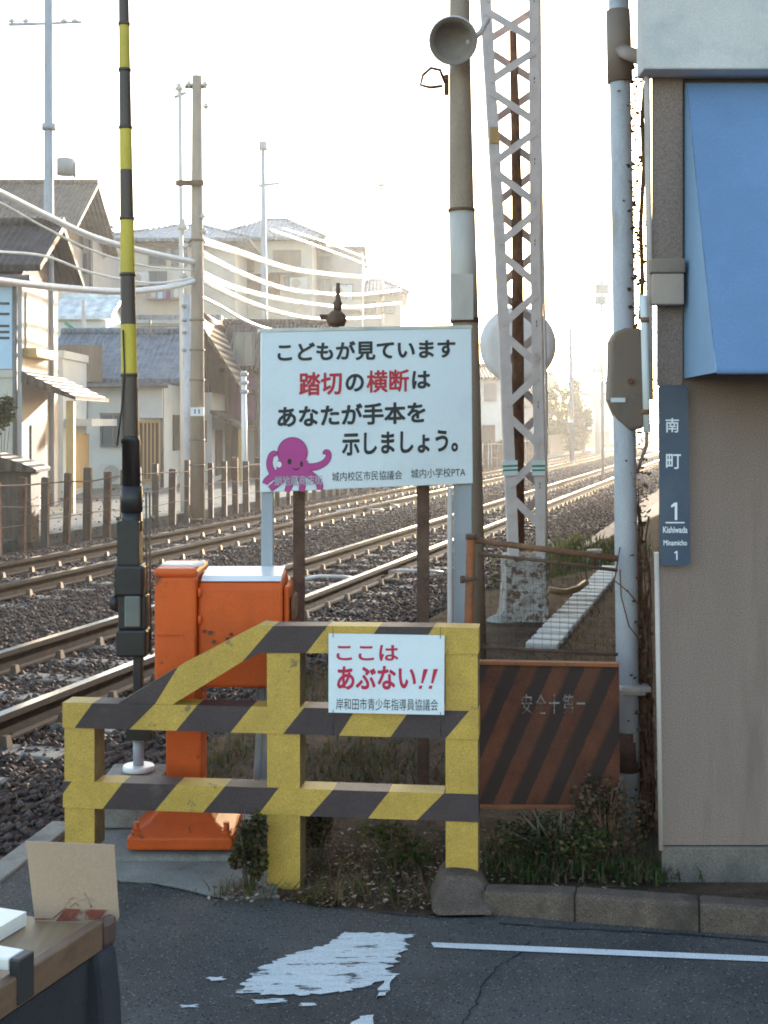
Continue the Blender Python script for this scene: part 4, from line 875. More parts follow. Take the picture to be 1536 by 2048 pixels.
# cable trough beside the near track
def trough(name, lab, off, t0, t1, zt, wd):
    b = MB(); b.hexa([T(off-wd, t0, -.25), T(off+wd, t0, -.25), T(off+wd, t1, -.25), T(off-wd, t1, -.25), T(off-wd, t0, zt), T(off+wd, t0, zt), T(off+wd, t1, zt), T(off-wd, t1, zt)]); b.build(name, M['concrete_pale'], loc=T(off, t0), bevel=.008, label=lab, category='trough')
trough('cable_trough', 'low concrete cable trough line in the ballast beside the near track', 1.52, -1.0, 2.6, -.07, .05)
trough('cable_trough', 'concrete cable trough line by the sign board posts', 1.48, 3.6, 5.6, -.05, .05)
trough('cable_trough', 'low concrete trough behind the orange gate machine', 1.9, -.6, 1.2, -.03, .09)
for i, (x, y, l, lb2) in enumerate(((720, 1022, .9, 'thin white cable end lying between the tracks'), (815, 1148, .8, 'white cable piece lying beside the near rail'), (650, 1160, .6, 'short white cable end between the near rails'), (770, 1012, .5, 'white cable bend by the farther rail'))):
    p = G(x, y, -.05); b = MB(); b.tube([p-Vector((l*.5, 0, 0)), p+Vector((-l*.1, .1, .03)), p+Vector((l*.3, .05, .03)), p+Vector((l*.5, .15, 0))], .018, 7); b.build('track_cable', M['horn_white'], loc=p, label=lb2, category='cable', group='cable pieces on the ballast')
# grass and weeds
gs_ = [(G(x, y)[0], G(x, y)[1], sx, sy) for x, y, sx, sy in ((680, 1745, .10, .12), (760, 1770, .12, .10), (840, 1790, .08, .06), (640, 1800, .05, .03), (720, 1700, .12, .15), (820, 1730, .1, .12), (490, 1790, .05, .04), (870, 1700, .1, .15))]
grass_stuff('weeds', 'dry weeds and grass tufts growing under the striped barrier', gs_, 1000, .02, .10, [M['grass'], M['leaf_dry'], M['leaf_olive'], M['leaf_dry']], .003, .8)
g2 = [(G(x, y)[0], G(x, y)[1], sx, sy) for x, y, sx, sy in ((1010, 1740, .1, .08), (1100, 1748, .12, .05), (1200, 1750, .12, .05), (1290, 1752, .08, .04), (1060, 1700, .12, .12), (1180, 1700, .12, .15))]
grass_stuff('grass', 'low green grass and weeds at the foot of the rusty panel', g2, 2000, .015, .07, [M['grass'], M['leaf_dark'], M['leaf_dry'], M['leaf_green']], .0035, .5, .0)
g3 = [(G(x, y)[0], G(x, y)[1], .35, .9) for x, y in ((1190, 1100), (1150, 1120), (1215, 1085), (1120, 1150), (1110, 1190))]
grass_stuff('grass', 'bright green grass on the bank beside the drain covers', g3, 2600, .05, .16, [M['grass'], M['leaf_green'], M['leaf_olive']], .008, .5, -.1)
g4 = [(G(x, y)[0], G(x, y)[1], .12, .3) for x, y in ((660, 1520), (720, 1540), (780, 1530), (830, 1560), (740, 1500), (640, 1590), (450, 1520), (430, 1540), (640, 1370))]
grass_stuff('grass', 'thin grass on the ground behind the striped barrier', g4, 1500, .03, .09, [M['grass'], M['leaf_olive'], M['leaf_dry']], .005, .5, -.03)
g5 = [(G(x, y)[0], G(x, y)[1], .28, .5) for x, y in ((1190, 1260), (1215, 1210), (1160, 1300), (1210, 1300), (1130, 1330), (1220, 1350), (1000, 1330), (1080, 1360), (980, 1290))]
grass_stuff('dry_growth', 'brown dry growth on the ground between the pipe railing and the drain', g5, 5200, .05, .2, [M['leaf_dry'], M['vine'], M['leaf_dry'], M['leaf_olive']], .006, .7, -.14)
b = MB()
for (x, y, sx, sy) in gs_+g2+gs_:
    for _ in range(110):
        c = Vector((x+random.gauss(0, 1.1)*sx, y+random.gauss(0, 1.1)*sy, random.uniform(-.005, .018))); sz_ = random.uniform(.003, .013); a_r = random.uniform(0, 6.28)
        u_ = Vector((math.cos(a_r), math.sin(a_r), random.uniform(-.4, .4)))*sz_; v_ = Vector((-math.sin(a_r), math.cos(a_r), random.uniform(-.4, .4)))*sz_*.6
        b.mi = random.choice((0, 0, 1, 2)); b.add([c-u_, c-v_, c+u_, c+v_], [(0, 1, 2, 3)])
ll = b.build('leaf_litter', [M['leaf_dry'], M['vine'], M['cardboard']]); ll['kind'] = 'stuff'; ll['label'] = 'dead leaves and litter scattered among the weeds behind the kerb'; ll['category'] = 'litter'
shrub('weed_bush', 'small olive weed bush between the orange machine base and the middle barrier post', 'bush', G(498, 1780), (.085, .10, .15), 1500, .02, [M['leaf_olive'], M['leaf_dark'], M['leaf_dry']], 14)
shrub('weed_bush', 'dark weed bush behind the middle barrier post', 'bush', Vector((XX(632, 4.85), 4.85, 0)), (.085, .08, .13), 1100, .02, [M['leaf_dark'], M['leaf_dry']], 10)
shrub('weed_bush', 'yellow green weed growing under the lower barrier rail', 'bush', Vector((XX(800, 4.8), 4.8, 0)), (.15, .10, .09), 900, .02, [M['leaf_olive'], M['leaf_green'], M['leaf_dry']], 10)
shrub('weed_bush', 'dark green bush growing against the rusty striped panel', 'bush', Vector((XX(1110, 4.85), 4.85, .02)), (.26, .10, .11), 2200, .017, [M['leaf_dark'], M['leaf_green'], M['leaf_dark'], M['leaf_dry']], 14)
shrub('weed_bush', 'brown dry bush at the foot of the grey steel pole', 'bush', Vector((XX(1215, 4.9), 4.9, .02)), (.17, .10, .17), 1200, .017, [M['leaf_dry'], M['leaf_dark'], M['leaf_dry']], 14, M['vine'])

# ---------------------------------------------------------------- low wooden table with cardboard in the corner
zr = .71; A = Vector((-.511, 2.494, zr)); B0 = Vector((-.664, 2.085, zr)); B = B0+(B0-A)*1.6
dr_ = (B-A).normalized(); lf_ = Vector((dr_.y, -dr_.x, 0)); lf_ = lf_ if lf_.x < 0 else -lf_
tb = thing('wooden_table', 'low brown wooden table with a dark cloth side and raised slats', 'table', Vector((-.95, 2.2, 0)))
b = MB(); V3 = Vector
def slab(b, a, c, wd, z0, z1, out=0.0):
    a, c = V3(a), V3(c); b.hexa([a+V3((0,0,z0-a.z)), c+V3((0,0,z0-c.z)), c+lf_*wd+V3((0,0,z0-c.z)), a+lf_*wd+V3((0,0,z0-a.z)), a+V3((0,0,z1-a.z)), c+V3((0,0,z1-c.z)), c+lf_*wd+V3((0,0,z1-c.z)), a+lf_*wd+V3((0,0,z1-a.z))])
slab(b, A+dr_*.05, B, .022, zr-.056, zr); b.build('rim', M['wood_brown'], tb, bevel=.004)
b = MB(); slab(b, A+V3((.004, -.004, 0)), A+dr_*.049+V3((.002, 0, 0)), .026, zr-.060, zr-.002); b.build('rim_end', M['wood_end'], tb, bevel=.014)
b = MB(); slab(b, A+dr_*.015+lf_*.025, B+lf_*.025, .75, zr-.05, zr-.03); b.build('table_top', M['wood_top'], tb)
b = MB(); slab(b, A+dr_*.012+lf_*.012, B+lf_*.012, .03, .0, zr-.065); b.build('cloth_side', M['cloth_dark'], tb)
b = MB(); lp = [A+V3((.000, -.012, -.052)), A+V3((.006, -.018, -.075)), A+V3((.014, -.022, -.14)), A+V3((.022, -.024, -.3)), A+V3((.024, -.024, -.7))]
q_ = dr_*.065
vs = []
for p in lp: vs += [p, p+q_, p+q_+lf_*.05, p+lf_*.05]
fs = [(0, 1, 2, 3), (19, 18, 17, 16)]+[(i*4+j, (i+1)*4+j, (i+1)*4+(j+1) % 4, i*4+(j+1) % 4) for i in range(4) for j in range(4)]
b.add(vs, fs); b.build('leg', M['cloth_dark'], tb, bevel=.012)
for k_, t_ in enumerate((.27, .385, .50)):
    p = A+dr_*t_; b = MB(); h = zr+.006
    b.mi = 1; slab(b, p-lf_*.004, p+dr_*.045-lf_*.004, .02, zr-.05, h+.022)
    b.mi = 0; slab(b, p+lf_*.017, p+dr_*.045+lf_*.017, .6, h, h+.0215); b.build('slat', [M['slat_lit_top'], M['slat_black']], tb, bevel=.003)
b = MB(); slab(b, A+dr_*.06+lf_*.165, A+dr_*.25+lf_*.165, .5, zr-.028, zr-.002); b.build('lit_top_slab', M['slat_lit_top'], tb)  # white slab added to paint the sunlit part of the table top
cb = thing('cardboard_sheet', 'plain cardboard sheet standing upright on the wooden table', 'cardboard', A+lf_*.15)
Zc = 2.50; PCB = Plane(50, 2.52, 240, 2.515)
b = MB(); b.prism([PCB.pt(51, 1683), PCB.pt(228, 1690), PCB.pt(238, 1835), PCB.pt(230, 1850), PCB.pt(72, 1862)], -PCB.n*.004); b.build('sheet', M['cardboard'], cb)
b = MB(); b.prism([PCB.pt(112, 1842, .0006), PCB.pt(130, 1817, .0006), PCB.pt(215, 1820, .0006), PCB.pt(200, 1838, .0006), PCB.pt(150, 1842, .0006)], PCB.n*.0006)
def stroke(pts, wd):
    for a, c in zip(pts[:-1], pts[1:]): b.bar(PCB.pt(*a, .001), PCB.pt(*c, .001), wd, .0006, (.3, 0, 1))
stroke([(70, 1838), (105, 1838), (132, 1815)], .0025); stroke([(132, 1808), (140, 1798), (152, 1795)], .0025); stroke([(168, 1785), (174, 1797), (183, 1815)], .003); stroke([(160, 1802), (172, 1798), (187, 1800)], .0025); stroke([(140, 1815), (150, 1806), (158, 1812)], .002)
b.build('printed_mark', M['cardboard_red'], cb)

# ---------------------------------------------------------------- utility poles and other masts
def pole(name, label, cat, px0, py0, px1, py1, Z, r0, r1, m, group='utility poles along the railway', nseg=14):
    a = P(px0, py0, Z); a.z = -.2; r = thing(name, label, cat, Vector((a.x, a.y, 0)), group)
    b = MB(); b.tube([a, P(px1, py1, Z)], [r0, r1], nseg); b.build('shaft', m, r); return r
def insul(b, p, s=.05, h=.12): b.tube([p, p+Vector((0, 0, h*.3)), p+Vector((0, 0, h*.35)), p+Vector((0, 0, h*.6)), p+Vector((0, 0, h*.65)), p+Vector((0, 0, h))], [s*.3, s*.3, s, s, s*.6, s*.5], 8)
Z1 = 26.0
p1 = pole('utility_pole', 'slim grey steel utility pole with a transformer, standing before the pale house', 'utility pole', 98, 1000, 97, -160, Z1, .115, .075, M['pole_steel'])
b = MB(); b.bar(P(18, 49, Z1), P(72, 48, Z1), .05, .05, (0, 0, 1)); b.bar(P(72, 48, Z1), P(164, 44, Z1), .035, .05, (0, 0, 1)); b.build('crossarm', M['pole_steel'], p1)
for x in (24, 52, 128, 150):
    b = MB(); insul(b, P(x, 47, Z1), .07, .10); b.build('insulator', M['horn_white'], p1)
b = MB(); b.cyl(P(131, 350, Z1), P(131, 318, Z1), .17, n=20); b.build('transformer', M['wall_grey'], p1)
b = MB(); b.tube([P(145, 320, Z1), P(150, 330, Z1), P(149, 355, Z1)], .03, 7); b.cyl(P(98, 260, Z1), P(98, 248, Z1), .14); b.build('cable_fitting', M['pole_steel'], p1)
Z2 = 22.8
p2 = pole('utility_pole', 'thick brown concrete utility pole with a white number tag', 'utility pole', 395, 1034, 394, 152, Z2, .135, .085, M['pole_concrete'])
b = MB(); b.bar(P(352, 366, Z2-.12), P(408, 366, Z2-.12), .09, .09, (0, 0, 1)); b.build('crossarm', M['brown_iron'], p2)
b = MB(); b.bar(P(370, 174, Z2), P(414, 174, Z2), .05, .05, (0, 0, 1)); b.build('crossarm', M['brown_iron'], p2)
for y in (366, 480, 640, 700, 760, 880, 930):
    b = MB(); b.cyl(P(394.5, y+2, Z2), P(394.5, y-2, Z2), .135, n=18); b.build('band', M['brown_box'], p2)
b = MB(); b.bb(XX(381, Z2-.14), XX(408, Z2-.14), Z2-.15, Z2-.138, ZH(832, Z2), ZH(815, Z2)); tg = b.build('number_tag', M['white_band'], p2)
b = MB()
for x in (390, 398): b.box(P(x, 823, Z2-.152), (.02, .004, .08)); 
b.build('tag_mark', M['ink_black'], tg)
for x, y in ((378, 176), (410, 176), (412, 220), (405, 440), (408, 470), (372, 500), (368, 560)):
    b = MB(); insul(b, P(x, y, Z2-.05), .06, .12); b.build('insulator', M['pole_sleeve'], p2)
b = MB(); b.tube([P(378, 1010, Z2-.25), P(378, 1030, Z2-.3), P(384, 1040, Z2-.35), P(405, 1040, Z2-.3)], .025, 8); b.build('guard', M['yellow_pipe'], p2)
p3 = pole('utility_pole', 'thin pale steel pole just beside the thick concrete pole', 'utility pole', 366, 1010, 360, 182, 24.5, .05, .035, M['pole_sleeve'])
b = MB(); b.bar(P(348, 195, 24.5), P(372, 185, 24.5), .05, .05, (0, 0, 1)); b.build('crossarm', M['pole_steel'], p3)
b = MB(); insul(b, P(358, 188, 24.5), .08, .2); insul(b, P(365, 470, 24.5), .1, .3); b.build('insulator', M['pole_sleeve'], p3)
p3b = pole('utility_pole', 'pale grey pole with a row of hooks in front of the tiled roof', 'utility pole', 376, 1010, 374, 590, 24.2, .085, .08, M['pole_grey'])
b = MB()
for y in (612, 640, 665, 700): b.cyl(P(364, y, 24.1), P(372, y, 24.1), .03, n=8)
b.build('hook', M['pole_steel'], p3b)
p4 = pole('utility_pole', 'far slender pole rising over the brown-walled house', 'utility pole', 531, 930, 526, 282, 50, .17, .07, M['pole_steel'])
b = MB(); b.cyl(P(527, 300, 50), P(526, 284, 50), .16); b.bar(P(516, 372, 50), P(560, 366, 50), .1, .1, (0, 0, 1)); b.build('pole_head', M['pole_steel'], p4)
p5 = pole('utility_pole', 'distant thin pole seen over the top of the sign board', 'utility pole', 766, 890, 763, 366, 70, .13, .07, M['pole_sleeve'])
b = MB(); b.cyl(P(763, 372, 70), P(763, 364, 70), .22); b.build('pole_head', M['pole_sleeve'], p5)
p6 = pole('utility_pole', 'far thin pole standing in front of the hedge beyond the mast', 'utility pole', 1144, 905, 1141, 655, 52, .10, .07, M['wall_grey'])
b = MB(); b.box(P(1141, 842, 51.8), (.2, .05, .12)); b.build('number_tag', M['white_band'], p6)
p7 = pole('utility_pole', 'distant pale pole with frames where the tracks vanish', 'utility pole', 1196, 900, 1193, 735, 66, .14, .1, M['pole_sleeve'])
b = MB(); b.bar(P(1184, 740, 66), P(1202, 738, 66), .4, .1, (0, 0, 1)); b.build('crossarm', M['pole_sleeve'], p7)
b = MB(); b.bar(P(1175, 857, 66), P(1212, 853, 66), .14, .1, (0, 0, 1)); b.build('crossarm', M['pole_sleeve'], p7)
p8 = pole('utility_pole', 'thin pole with two rectangular boards above the vanishing tracks', 'utility pole', 1206, 890, 1203, 560, 40, .05, .04, M['pole_sleeve'])
b = MB(); b.bb(XX(1190, 40), XX(1217, 40), 39.9, 39.95, ZH(589, 40), ZH(568, 40)); b.build('board', M['pole_sleeve'], p8)
b = MB(); b.bb(XX(1189, 40), XX(1212, 40), 39.9, 39.95, ZH(610, 40), ZH(592, 40)); b.build('board', M['pole_sleeve'], p8)
p9 = pole('utility_pole', 'short white pipe post with joints beside the purple curtain', 'utility pole', 490, 1000, 487, 742, 27, .06, .055, M['white_band'], None)
for y in (748, 765, 783):
    b = MB(); b.cyl(P(488, y+4, 27), P(488, y-3, 27), .085); b.build('pipe_joint', M['pole_steel'], p9)
# crossing bell on a post behind the sign
cbell = thing('crossing_bell', 'brown iron bell with a spike on a post behind the sign board', 'bell', Vector((XX(672, 8), 8, 0)))
b = MB(); b.tube([P(676, 566, 8), P(676, 600, 8), P(675, 606, 8), P(675, 625, 8)], [.012, .016, .03, .02], 10); b.tube([P(673, 622, 8), P(673, 630, 8), P(673, 640, 8), P(673, 652, 8)], [.03, .055, .065, .05], 14); b.build('bell', M['brown_iron'], cbell)
b = MB(); b.cyl(P(846, 680, 8), Vector((XX(846, 8), 8, -.2)), .03); b.bar(P(668, 668, 8), P(850, 680, 8), .03, .03, (0, 0, 1)); b.cyl(P(672, 645, 8), P(672, 672, 8), .02); b.bar(P(640, 634, 8), P(690, 634, 8), .03, .03, (0, 0, 1)); b.build('post', M['rust_dark'], cbell)

# ---------------------------------------------------------------- cables
def cable(label, pts, r, m, sag=0.0, group='overhead cables beside the railway', name='overhead_cable'):  # thick radii imitate the overexposed bloom around the cables
    P3 = [P(*p) for p in pts]; out = []
    for i in range(len(P3)-1):
        n = 10
        p0 = P3[max(i-1, 0)]; p1_ = P3[i]; p2_ = P3[i+1]; p3_ = P3[min(i+2, len(P3)-1)]
        for j in range(n):
            t = j/n; out.append(.5*((2*p1_)+(p2_-p0)*t+(2*p0-5*p1_+4*p2_-p3_)*t*t+(3*p1_-p0-3*p2_+p3_)*t**3))
    out.append(P3[-1]); b = MB(); b.tube(out, r, 7)
    b.build(name, m, loc=P3[0], label=label, category='cable', group=group)
Zq = lambda x: 18.5+(x/395)*4.3 if x < 395 else 22.8+(x-395)/350*22
def cpath(pts): return [(x, y, Zq(x)) for x, y in pts]
cable('thick bright cable sloping down past the slim grey pole, uppermost there', cpath([(-60, 358), (0, 385), (90, 430), (186, 474), (290, 503), (388, 524)]), .055, M['cable'])
cable('golden thin cable just below the uppermost thick one', cpath([(-60, 378), (0, 405), (90, 455), (183, 500), (290, 532), (388, 540)]), .018, M['cable'])
cable('thin drooping cable crossing the dark tiled roof corner', cpath([(-60, 495), (0, 503), (90, 512), (183, 545), (300, 566), (388, 556)]), .020, M['cable'])
cable('lowest thick bright cable in front of the pale house', cpath([(-60, 548), (0, 561), (120, 575), (244, 583), (330, 576), (388, 562)]), .055, M['cable'])
cable('uppermost of the bright cables running from the concrete pole over the sign board', cpath([(400, 480), (480, 505), (560, 532), (626, 545), (746, 555), (800, 552)]), .075, M['cable'])
cable('second bright cable from the concrete pole, below the uppermost', cpath([(400, 505), (480, 545), (569, 577), (650, 587), (719, 589), (800, 580)]), .06, M['cable'])
cable('middle bright cable sagging from the concrete pole', cpath([(400, 545), (480, 578), (591, 603), (701, 614), (800, 606)]), .06, M['cable'])
cable('bright cable sagging just beneath the middle one', cpath([(400, 556), (480, 597), (569, 627), (648, 638), (760, 634)]), .06, M['cable'])
cable('lowest cable sagging from the concrete pole to behind the sign', cpath([(400, 592), (440, 612), (489, 640), (540, 658), (620, 672)]), .035, M['cable'])
cable('straight golden cable slanting down across the far brown house', cpath([(535, 458), (620, 487), (720, 525), (800, 561), (880, 596)]), .045, M['cable'])
cable('second far cable slanting above the golden one', cpath([(560, 455), (650, 484), (740, 520), (800, 548)]), .03, M['cable'])

# ---------------------------------------------------------------- post fence on the other side of the tracks
fn = thing('post_fence', 'old dark post fence with wires along the farther track', 'fence', T(-5.8, 0, -.1))
tp = []
t = 1.5
while t < 54:
    b = MB(); lean = random.uniform(-.03, .03); h = random.uniform(.86, 1.02); wd = random.uniform(.08, .12)
    c = T(-5.8+random.uniform(-.03, .03), t); b.hexa([c+Vector((-wd/2, 0, -.3)), c+Vector((wd/2, 0, -.3)), c+Vector((wd/2, .13, -.3)), c+Vector((-wd/2, .13, -.3)), c+Vector((-wd/2+lean, 0, h-.06)), c+Vector((wd/2+lean, 0, h-.06)), c+Vector((wd/2+lean, .13, h-.07)), c+Vector((-wd/2+lean, .13, h-.05))])
    b.build('post', M['rust_dark'] if random.random() < .7 else M['wood_dark'], fn, bevel=.01); tp.append(t); t += random.uniform(.52, .66)
b = MB()
for h in (.3, .55, .82):
    b.tube([T(-5.72, tq, h-.06+random.uniform(-.03, .03)) for tq in tp], .006 if h < .8 else .012, 6)
b.build('wire', M['rust_dark'], fn)
b = MB()
for i in range(900):
    tq = random.uniform(1, 14)**1; c = T(-6.0+random.gauss(0, .15), tq, random.uniform(-.1, .6)); leaf_mesh(b, [c], .04)
ob = b.build('undergrowth', M['leaf_dry']); ob['kind'] = 'stuff'; ob['label'] = 'dry brown undergrowth tangled along the old post fence'; ob['category'] = 'undergrowth'

# ---------------------------------------------------------------- houses beyond the fence
def house(name, label, cat, px0, px1, Z, depth, ytop, roof, wm, rm, group='houses beyond the railway', zb=-.15, ov=.35):
    x0, x1 = XX(px0, Z), XX(px1, Z); zt = ZH(ytop, Z); h = thing(name, label, cat, Vector(((x0+x1)/2, Z, zb)), group)
    b = MB(); b.bb(x0, x1, Z, Z+depth, zb, zt); b.build('wall', wm, h)
    kind = roof[0]; th = .12
    b = MB(); X0, X1, Y0, Y1 = x0-ov, x1+ov, Z-ov, Z+depth+ov
    if kind == 'flat': b.bb(X0, X1, Y0, Y1, zt+.002, zt+.18)
    else:
        zr_ = ZH(roof[1], Z+(depth/2 if kind != 'gy' else 0))
        e = zt+.003
        if kind == 'gx':        # ridge along X
            ym = (Y0+Y1)/2; A_ = [(X0, Y0, e), (X0, ym, zr_), (X0, Y1, e)]; b.prism(A_+[(X0, Y1, e+th), (X0, ym, zr_+th*1.2), (X0, Y0, e+th)], (X1-X0, 0, 0))
            b.prism([(x0+.01, Z+.01, e), (x0+.01, ym, zr_-.12), (x0+.01, Z+depth-.01, e)], (x1-x0-.02, 0, 0))
            b.tube([(X0, ym, zr_+th*1.2), (X1, ym, zr_+th*1.2)], .13, 8)
        elif kind == 'gy':
            xm = (X0+X1)/2; A_ = [(X0, Y0, e), (xm, Y0, zr_), (X1, Y0, e)]; b.prism(A_+[(X1, Y0, e+th), (xm, Y0, zr_+th*1.2), (X0, Y0, e+th)], (0, Y1-Y0, 0))
            b.prism([(x0+.01, Z+.01, e), (xm, Z+.01, zr_-.12), (x1-.01, Z+.01, e)], (0, depth-.02, 0)); b.tube([(xm, Y0, zr_+th*1.2), (xm, Y1, zr_+th*1.2)], .13, 8)
        elif kind == 'hip':
            ym = (Y0+Y1)/2; ins = min((Y1-Y0)/2, (X1-X0)/2*.8); vs = [(X0, Y0, e), (X1, Y0, e), (X1, Y1, e), (X0, Y1, e), (X0, Y0, e+th), (X1, Y0, e+th), (X1, Y1, e+th), (X0, Y1, e+th), (X0+ins, ym, zr_), (X1-ins, ym, zr_)]
            b.add(vs, [(3, 2, 1, 0), (0, 1, 5, 4), (1, 2, 6, 5), (2, 3, 7, 6), (3, 0, 4, 7), (4, 5, 9, 8), (5, 6, 9), (6, 7, 8, 9), (7, 4, 8)])
            for p, q in ((8, 9), (8, 4), (8, 7), (9, 5), (9, 6)): b.tube([vs[p], vs[q]], .10, 6)
    b.build('roof', rm, h); return h
def hpart(h, name, px0, px1, py0, py1, Z, m, out=.03, frame=None, bars=0):
    b = MB(); b.bb(XX(px0, Z), XX(px1, Z), Z-out, Z-.003, ZH(py1, Z), ZH(py0, Z)); o = b.build(name, m, h)
    if frame:
        f = MB(); xa, xb, za, zb2 = XX(px0, Z), XX(px1, Z), ZH(py1, Z), ZH(py0, Z); w2 = .05
        f.bb(xa-w2, xb+w2, Z-out-.03, Z-.004, zb2+.001, zb2+w2); f.bb(xa-w2, xb+w2, Z-out-.05, Z-.004, za-w2, za-.001); f.bb(xa-w2, xa-.001, Z-out-.03, Z-.004, za, zb2); f.bb(xb+.001, xb+w2, Z-out-.03, Z-.004, za, zb2)
        for i in range(bars): x = xa+(xb-xa)*(i+1)/(bars+1); f.bb(x-.02, x+.02, Z-out-.02, Z-out-.001, za, zb2)
        f.build('frame', frame, o)
    return o
def side_part(h, name, px_a, px_b, py0, py1, X, m, out=.03):
    """part on the wall facing +X at plane X, placed by picture columns"""
    ya, yb2 = X/((px_a-CX)/F), X/((px_b-CX)/F); y0, y1 = min(ya, yb2), max(ya, yb2); zm = (y0+y1)/2
    b = MB(); b.bb(X+.003, X+out, y0, y1, ZH(py1, zm), ZH(py0, zm)); return b.build(name, m, h)
# pale house with the blue notice
h1 = house('house', 'pale two-storey house with a pale blue notice and dark tiled roof', 'house', -260, 45, 24, 2.6, 548, ('gx', 462), M['wall_cream'], M['tile_dark'], ov=.45)
nb = hpart(h1, 'notice_board', -60, 26, 575, 738, 24, M['notice_blue'], .05)
for y in (607, 628, 652, 664, 676):
    hpart(h1, 'notice_line', -40, 19, y-2.5, y+2.5, 23.948, M['ink_black'], .006)
hpart(h1, 'notice_panel', -60, 26, 740, 735+0+20, 24, M['wall_cream'], .04)
hpart(h1, 'corner_trim', 32, 45, 548, 990, 23.99, M['wall_grey'], .04)
X1h = XX(45, 24)
side_part(h1, 'window', 50, 82, 590, 700, X1h, M['wall_white'])  # window left white, the sunlight on it put into its colour
side_part(h1, 'window_hood', 47, 90, 700, 718, X1h, M['wood_gold'], .25)
b = MB(); ya = 24.1; b.hexa([(X1h+.003, 23.9, ZH(765, 24)), (X1h+1.0, 23.9, ZH(800, 24)), (X1h+1.0, 26.8, ZH(800, 24)), (X1h+.003, 26.8, ZH(765, 24)), (X1h+.003, 23.9, ZH(742, 24)), (X1h+1.0, 23.9, ZH(793, 24)), (X1h+1.0, 26.8, ZH(793, 24)), (X1h+.003, 26.8, ZH(742, 24))]); b.build('porch_roof', M['tile_brown'], h1)
b = MB(); b.bb(X1h+.78, X1h+.92, 24.1, 24.25, -.1, ZH(801, 24)); b.build('porch_post', M['wood_gold'], h1)
side_part(h1, 'door', 60, 88, 850, 990, X1h, M['wood_dark'])
# annex catching the sun
h2 = house('annex', 'narrow white annex wall glowing in the sun behind the slim pole', 'house', 100, 126, 29, 2.3, 717, ('flat',), M['wall_white'], M['wall_white'], ov=.04)
side_part(h2, 'door', 142, 176, 868, 975, XX(126, 29), M['wood_gold']); side_part(h2, 'door_hood', 130, 185, 838, 852, XX(126, 29), M['wall_white'], .6)
# white house with blue-grey tiled roof
h3 = house('house', 'white walled low house with a blue grey tiled roof', 'house', 118, 328, 33, 4.6, 768, ('gx', 676), M['wall_white'], M['tile_blue'], ov=.5)
hpart(h3, 'gable_board', 118, 205, 690, 764, 32.5, M['wall_brown'], .05)
hpart(h3, 'sunlit_slab', 278, 326, 768, 836, 32.9, M['wall_white'], .10)  # added slab standing in for the sunlit part of the wall
hpart(h3, 'lattice_window', 280, 318, 846, 958, 33, M['wood_dark'], .05, M['wood_gold'], 4)
X3 = XX(328, 33); side_part(h3, 'window', 345, 362, 830, 900, X3, M['wood_dark'], .05)
# house with steep dark roof right of the concrete pole
h4 = house('house', 'small house with a steep dark tiled roof and sunlit entrance by the concrete pole', 'house', 372, 424, 36, 5.0, 785, ('gy', 640), M['wall_white'], M['tile_dark'], ov=.9)
b = MB(); X4 = XX(424, 36); b.hexa([(X4, 35.6, ZH(828, 36)), (X4+.95, 35.6, ZH(862, 36)), (X4+.95, 39, ZH(862, 36)), (X4, 39, ZH(828, 36)), (X4, 35.6, ZH(820, 36)), (X4+.95, 35.6, ZH(856, 36)), (X4+.95, 39, ZH(856, 36)), (X4, 39, ZH(820, 36))]); b.build('porch_roof', M['tile_brown'], h4)
side_part(h4, 'door', 430, 442, 860, 950, X4, M['wood_dark'], .05); b = MB(); b.bb(X4+.75, X4+.9, 35.8, 36.0, -.1, ZH(858, 36)); b.build('porch_post', M['wood_gold'], h4)
h5 = house('house', 'brown house with a purple hanging curtain beside the sign board', 'house', 446, 640, 39, 5.0, 745, ('gx', 655), M['wall_brown'], M['tile_dark'], ov=.3)
cpn = hpart(h5, 'curtain', 458, 512, 752, 840, 39, M['purple_cloth'], .12); hpart(h5, 'window', 470, 505, 668, 728, 38.6, M['window'], .05, M['frame'], 1); hpart(h5, 'door', 462, 476, 850, 970, 39, M['wood_dark'], .05); hpart(h5, 'shutter', 480, 508, 850, 930, 39, M['wall_grey'], .08)
# second row
h6 = house('house', 'grey clapboard house with a wide brown roof high at the far corner', 'house', -200, 112, 44, 5.0, 470, ('gx', 374), M['wall_grey'], M['tile_brown'], ov=.9)
hpart(h6, 'window', 40, 72, 495, 540, 44, M['window'], .06, M['frame'], 1)
for i in range(8): hpart(h6, 'batten', -60+i*22, -57+i*22, 472, 620, 44, M['wood_dark'], .05)
h7 = house('house', 'tall grey block whose sunlit wall glows white beside the striped arm', 'house', 100, 186, 48, 4.4, 478, ('flat',), M['wall_grey'], M['wall_grey'], ov=.1)
hpart(h7, 'window', 150, 172, 510, 545, 48, M['window'], .06, M['frame'], 1)
h8 = house('shed', 'low shed with a pale sheet metal roof behind the white house', 'shed', 112, 212, 40, 3.0, 640, ('gx', 604), M['wall_white'], M['roof_white'], ov=.2)
b = MB(); b.bar(P(130, 645, 39.8), P(164, 672, 39.8), .1, .04, (0, 0, 1)); b.build('brace', M['green_band'], h8)
b = MB(); b.cyl(P(168, 705, 39.4), P(167, 600, 39.4), .06); b.build('vent_pipe', M['pvc'], h8)
h9 = house('house', 'wide pale two-storey house under a grey hip roof behind the concrete pole', 'house', 232, 470, 55, 7.0, 486, ('hip', 452), M['wall_cream'], M['tile_grey'], ov=.7)
hpart(h9, 'window', 300, 330, 500, 528, 55, M['window'], .08, M['frame'], 1); hpart(h9, 'window', 300, 332, 545, 572, 55, M['window'], .08, M['frame'], 1); hpart(h9, 'window', 345, 372, 500, 530, 55, M['window'], .08, M['frame'], 1)
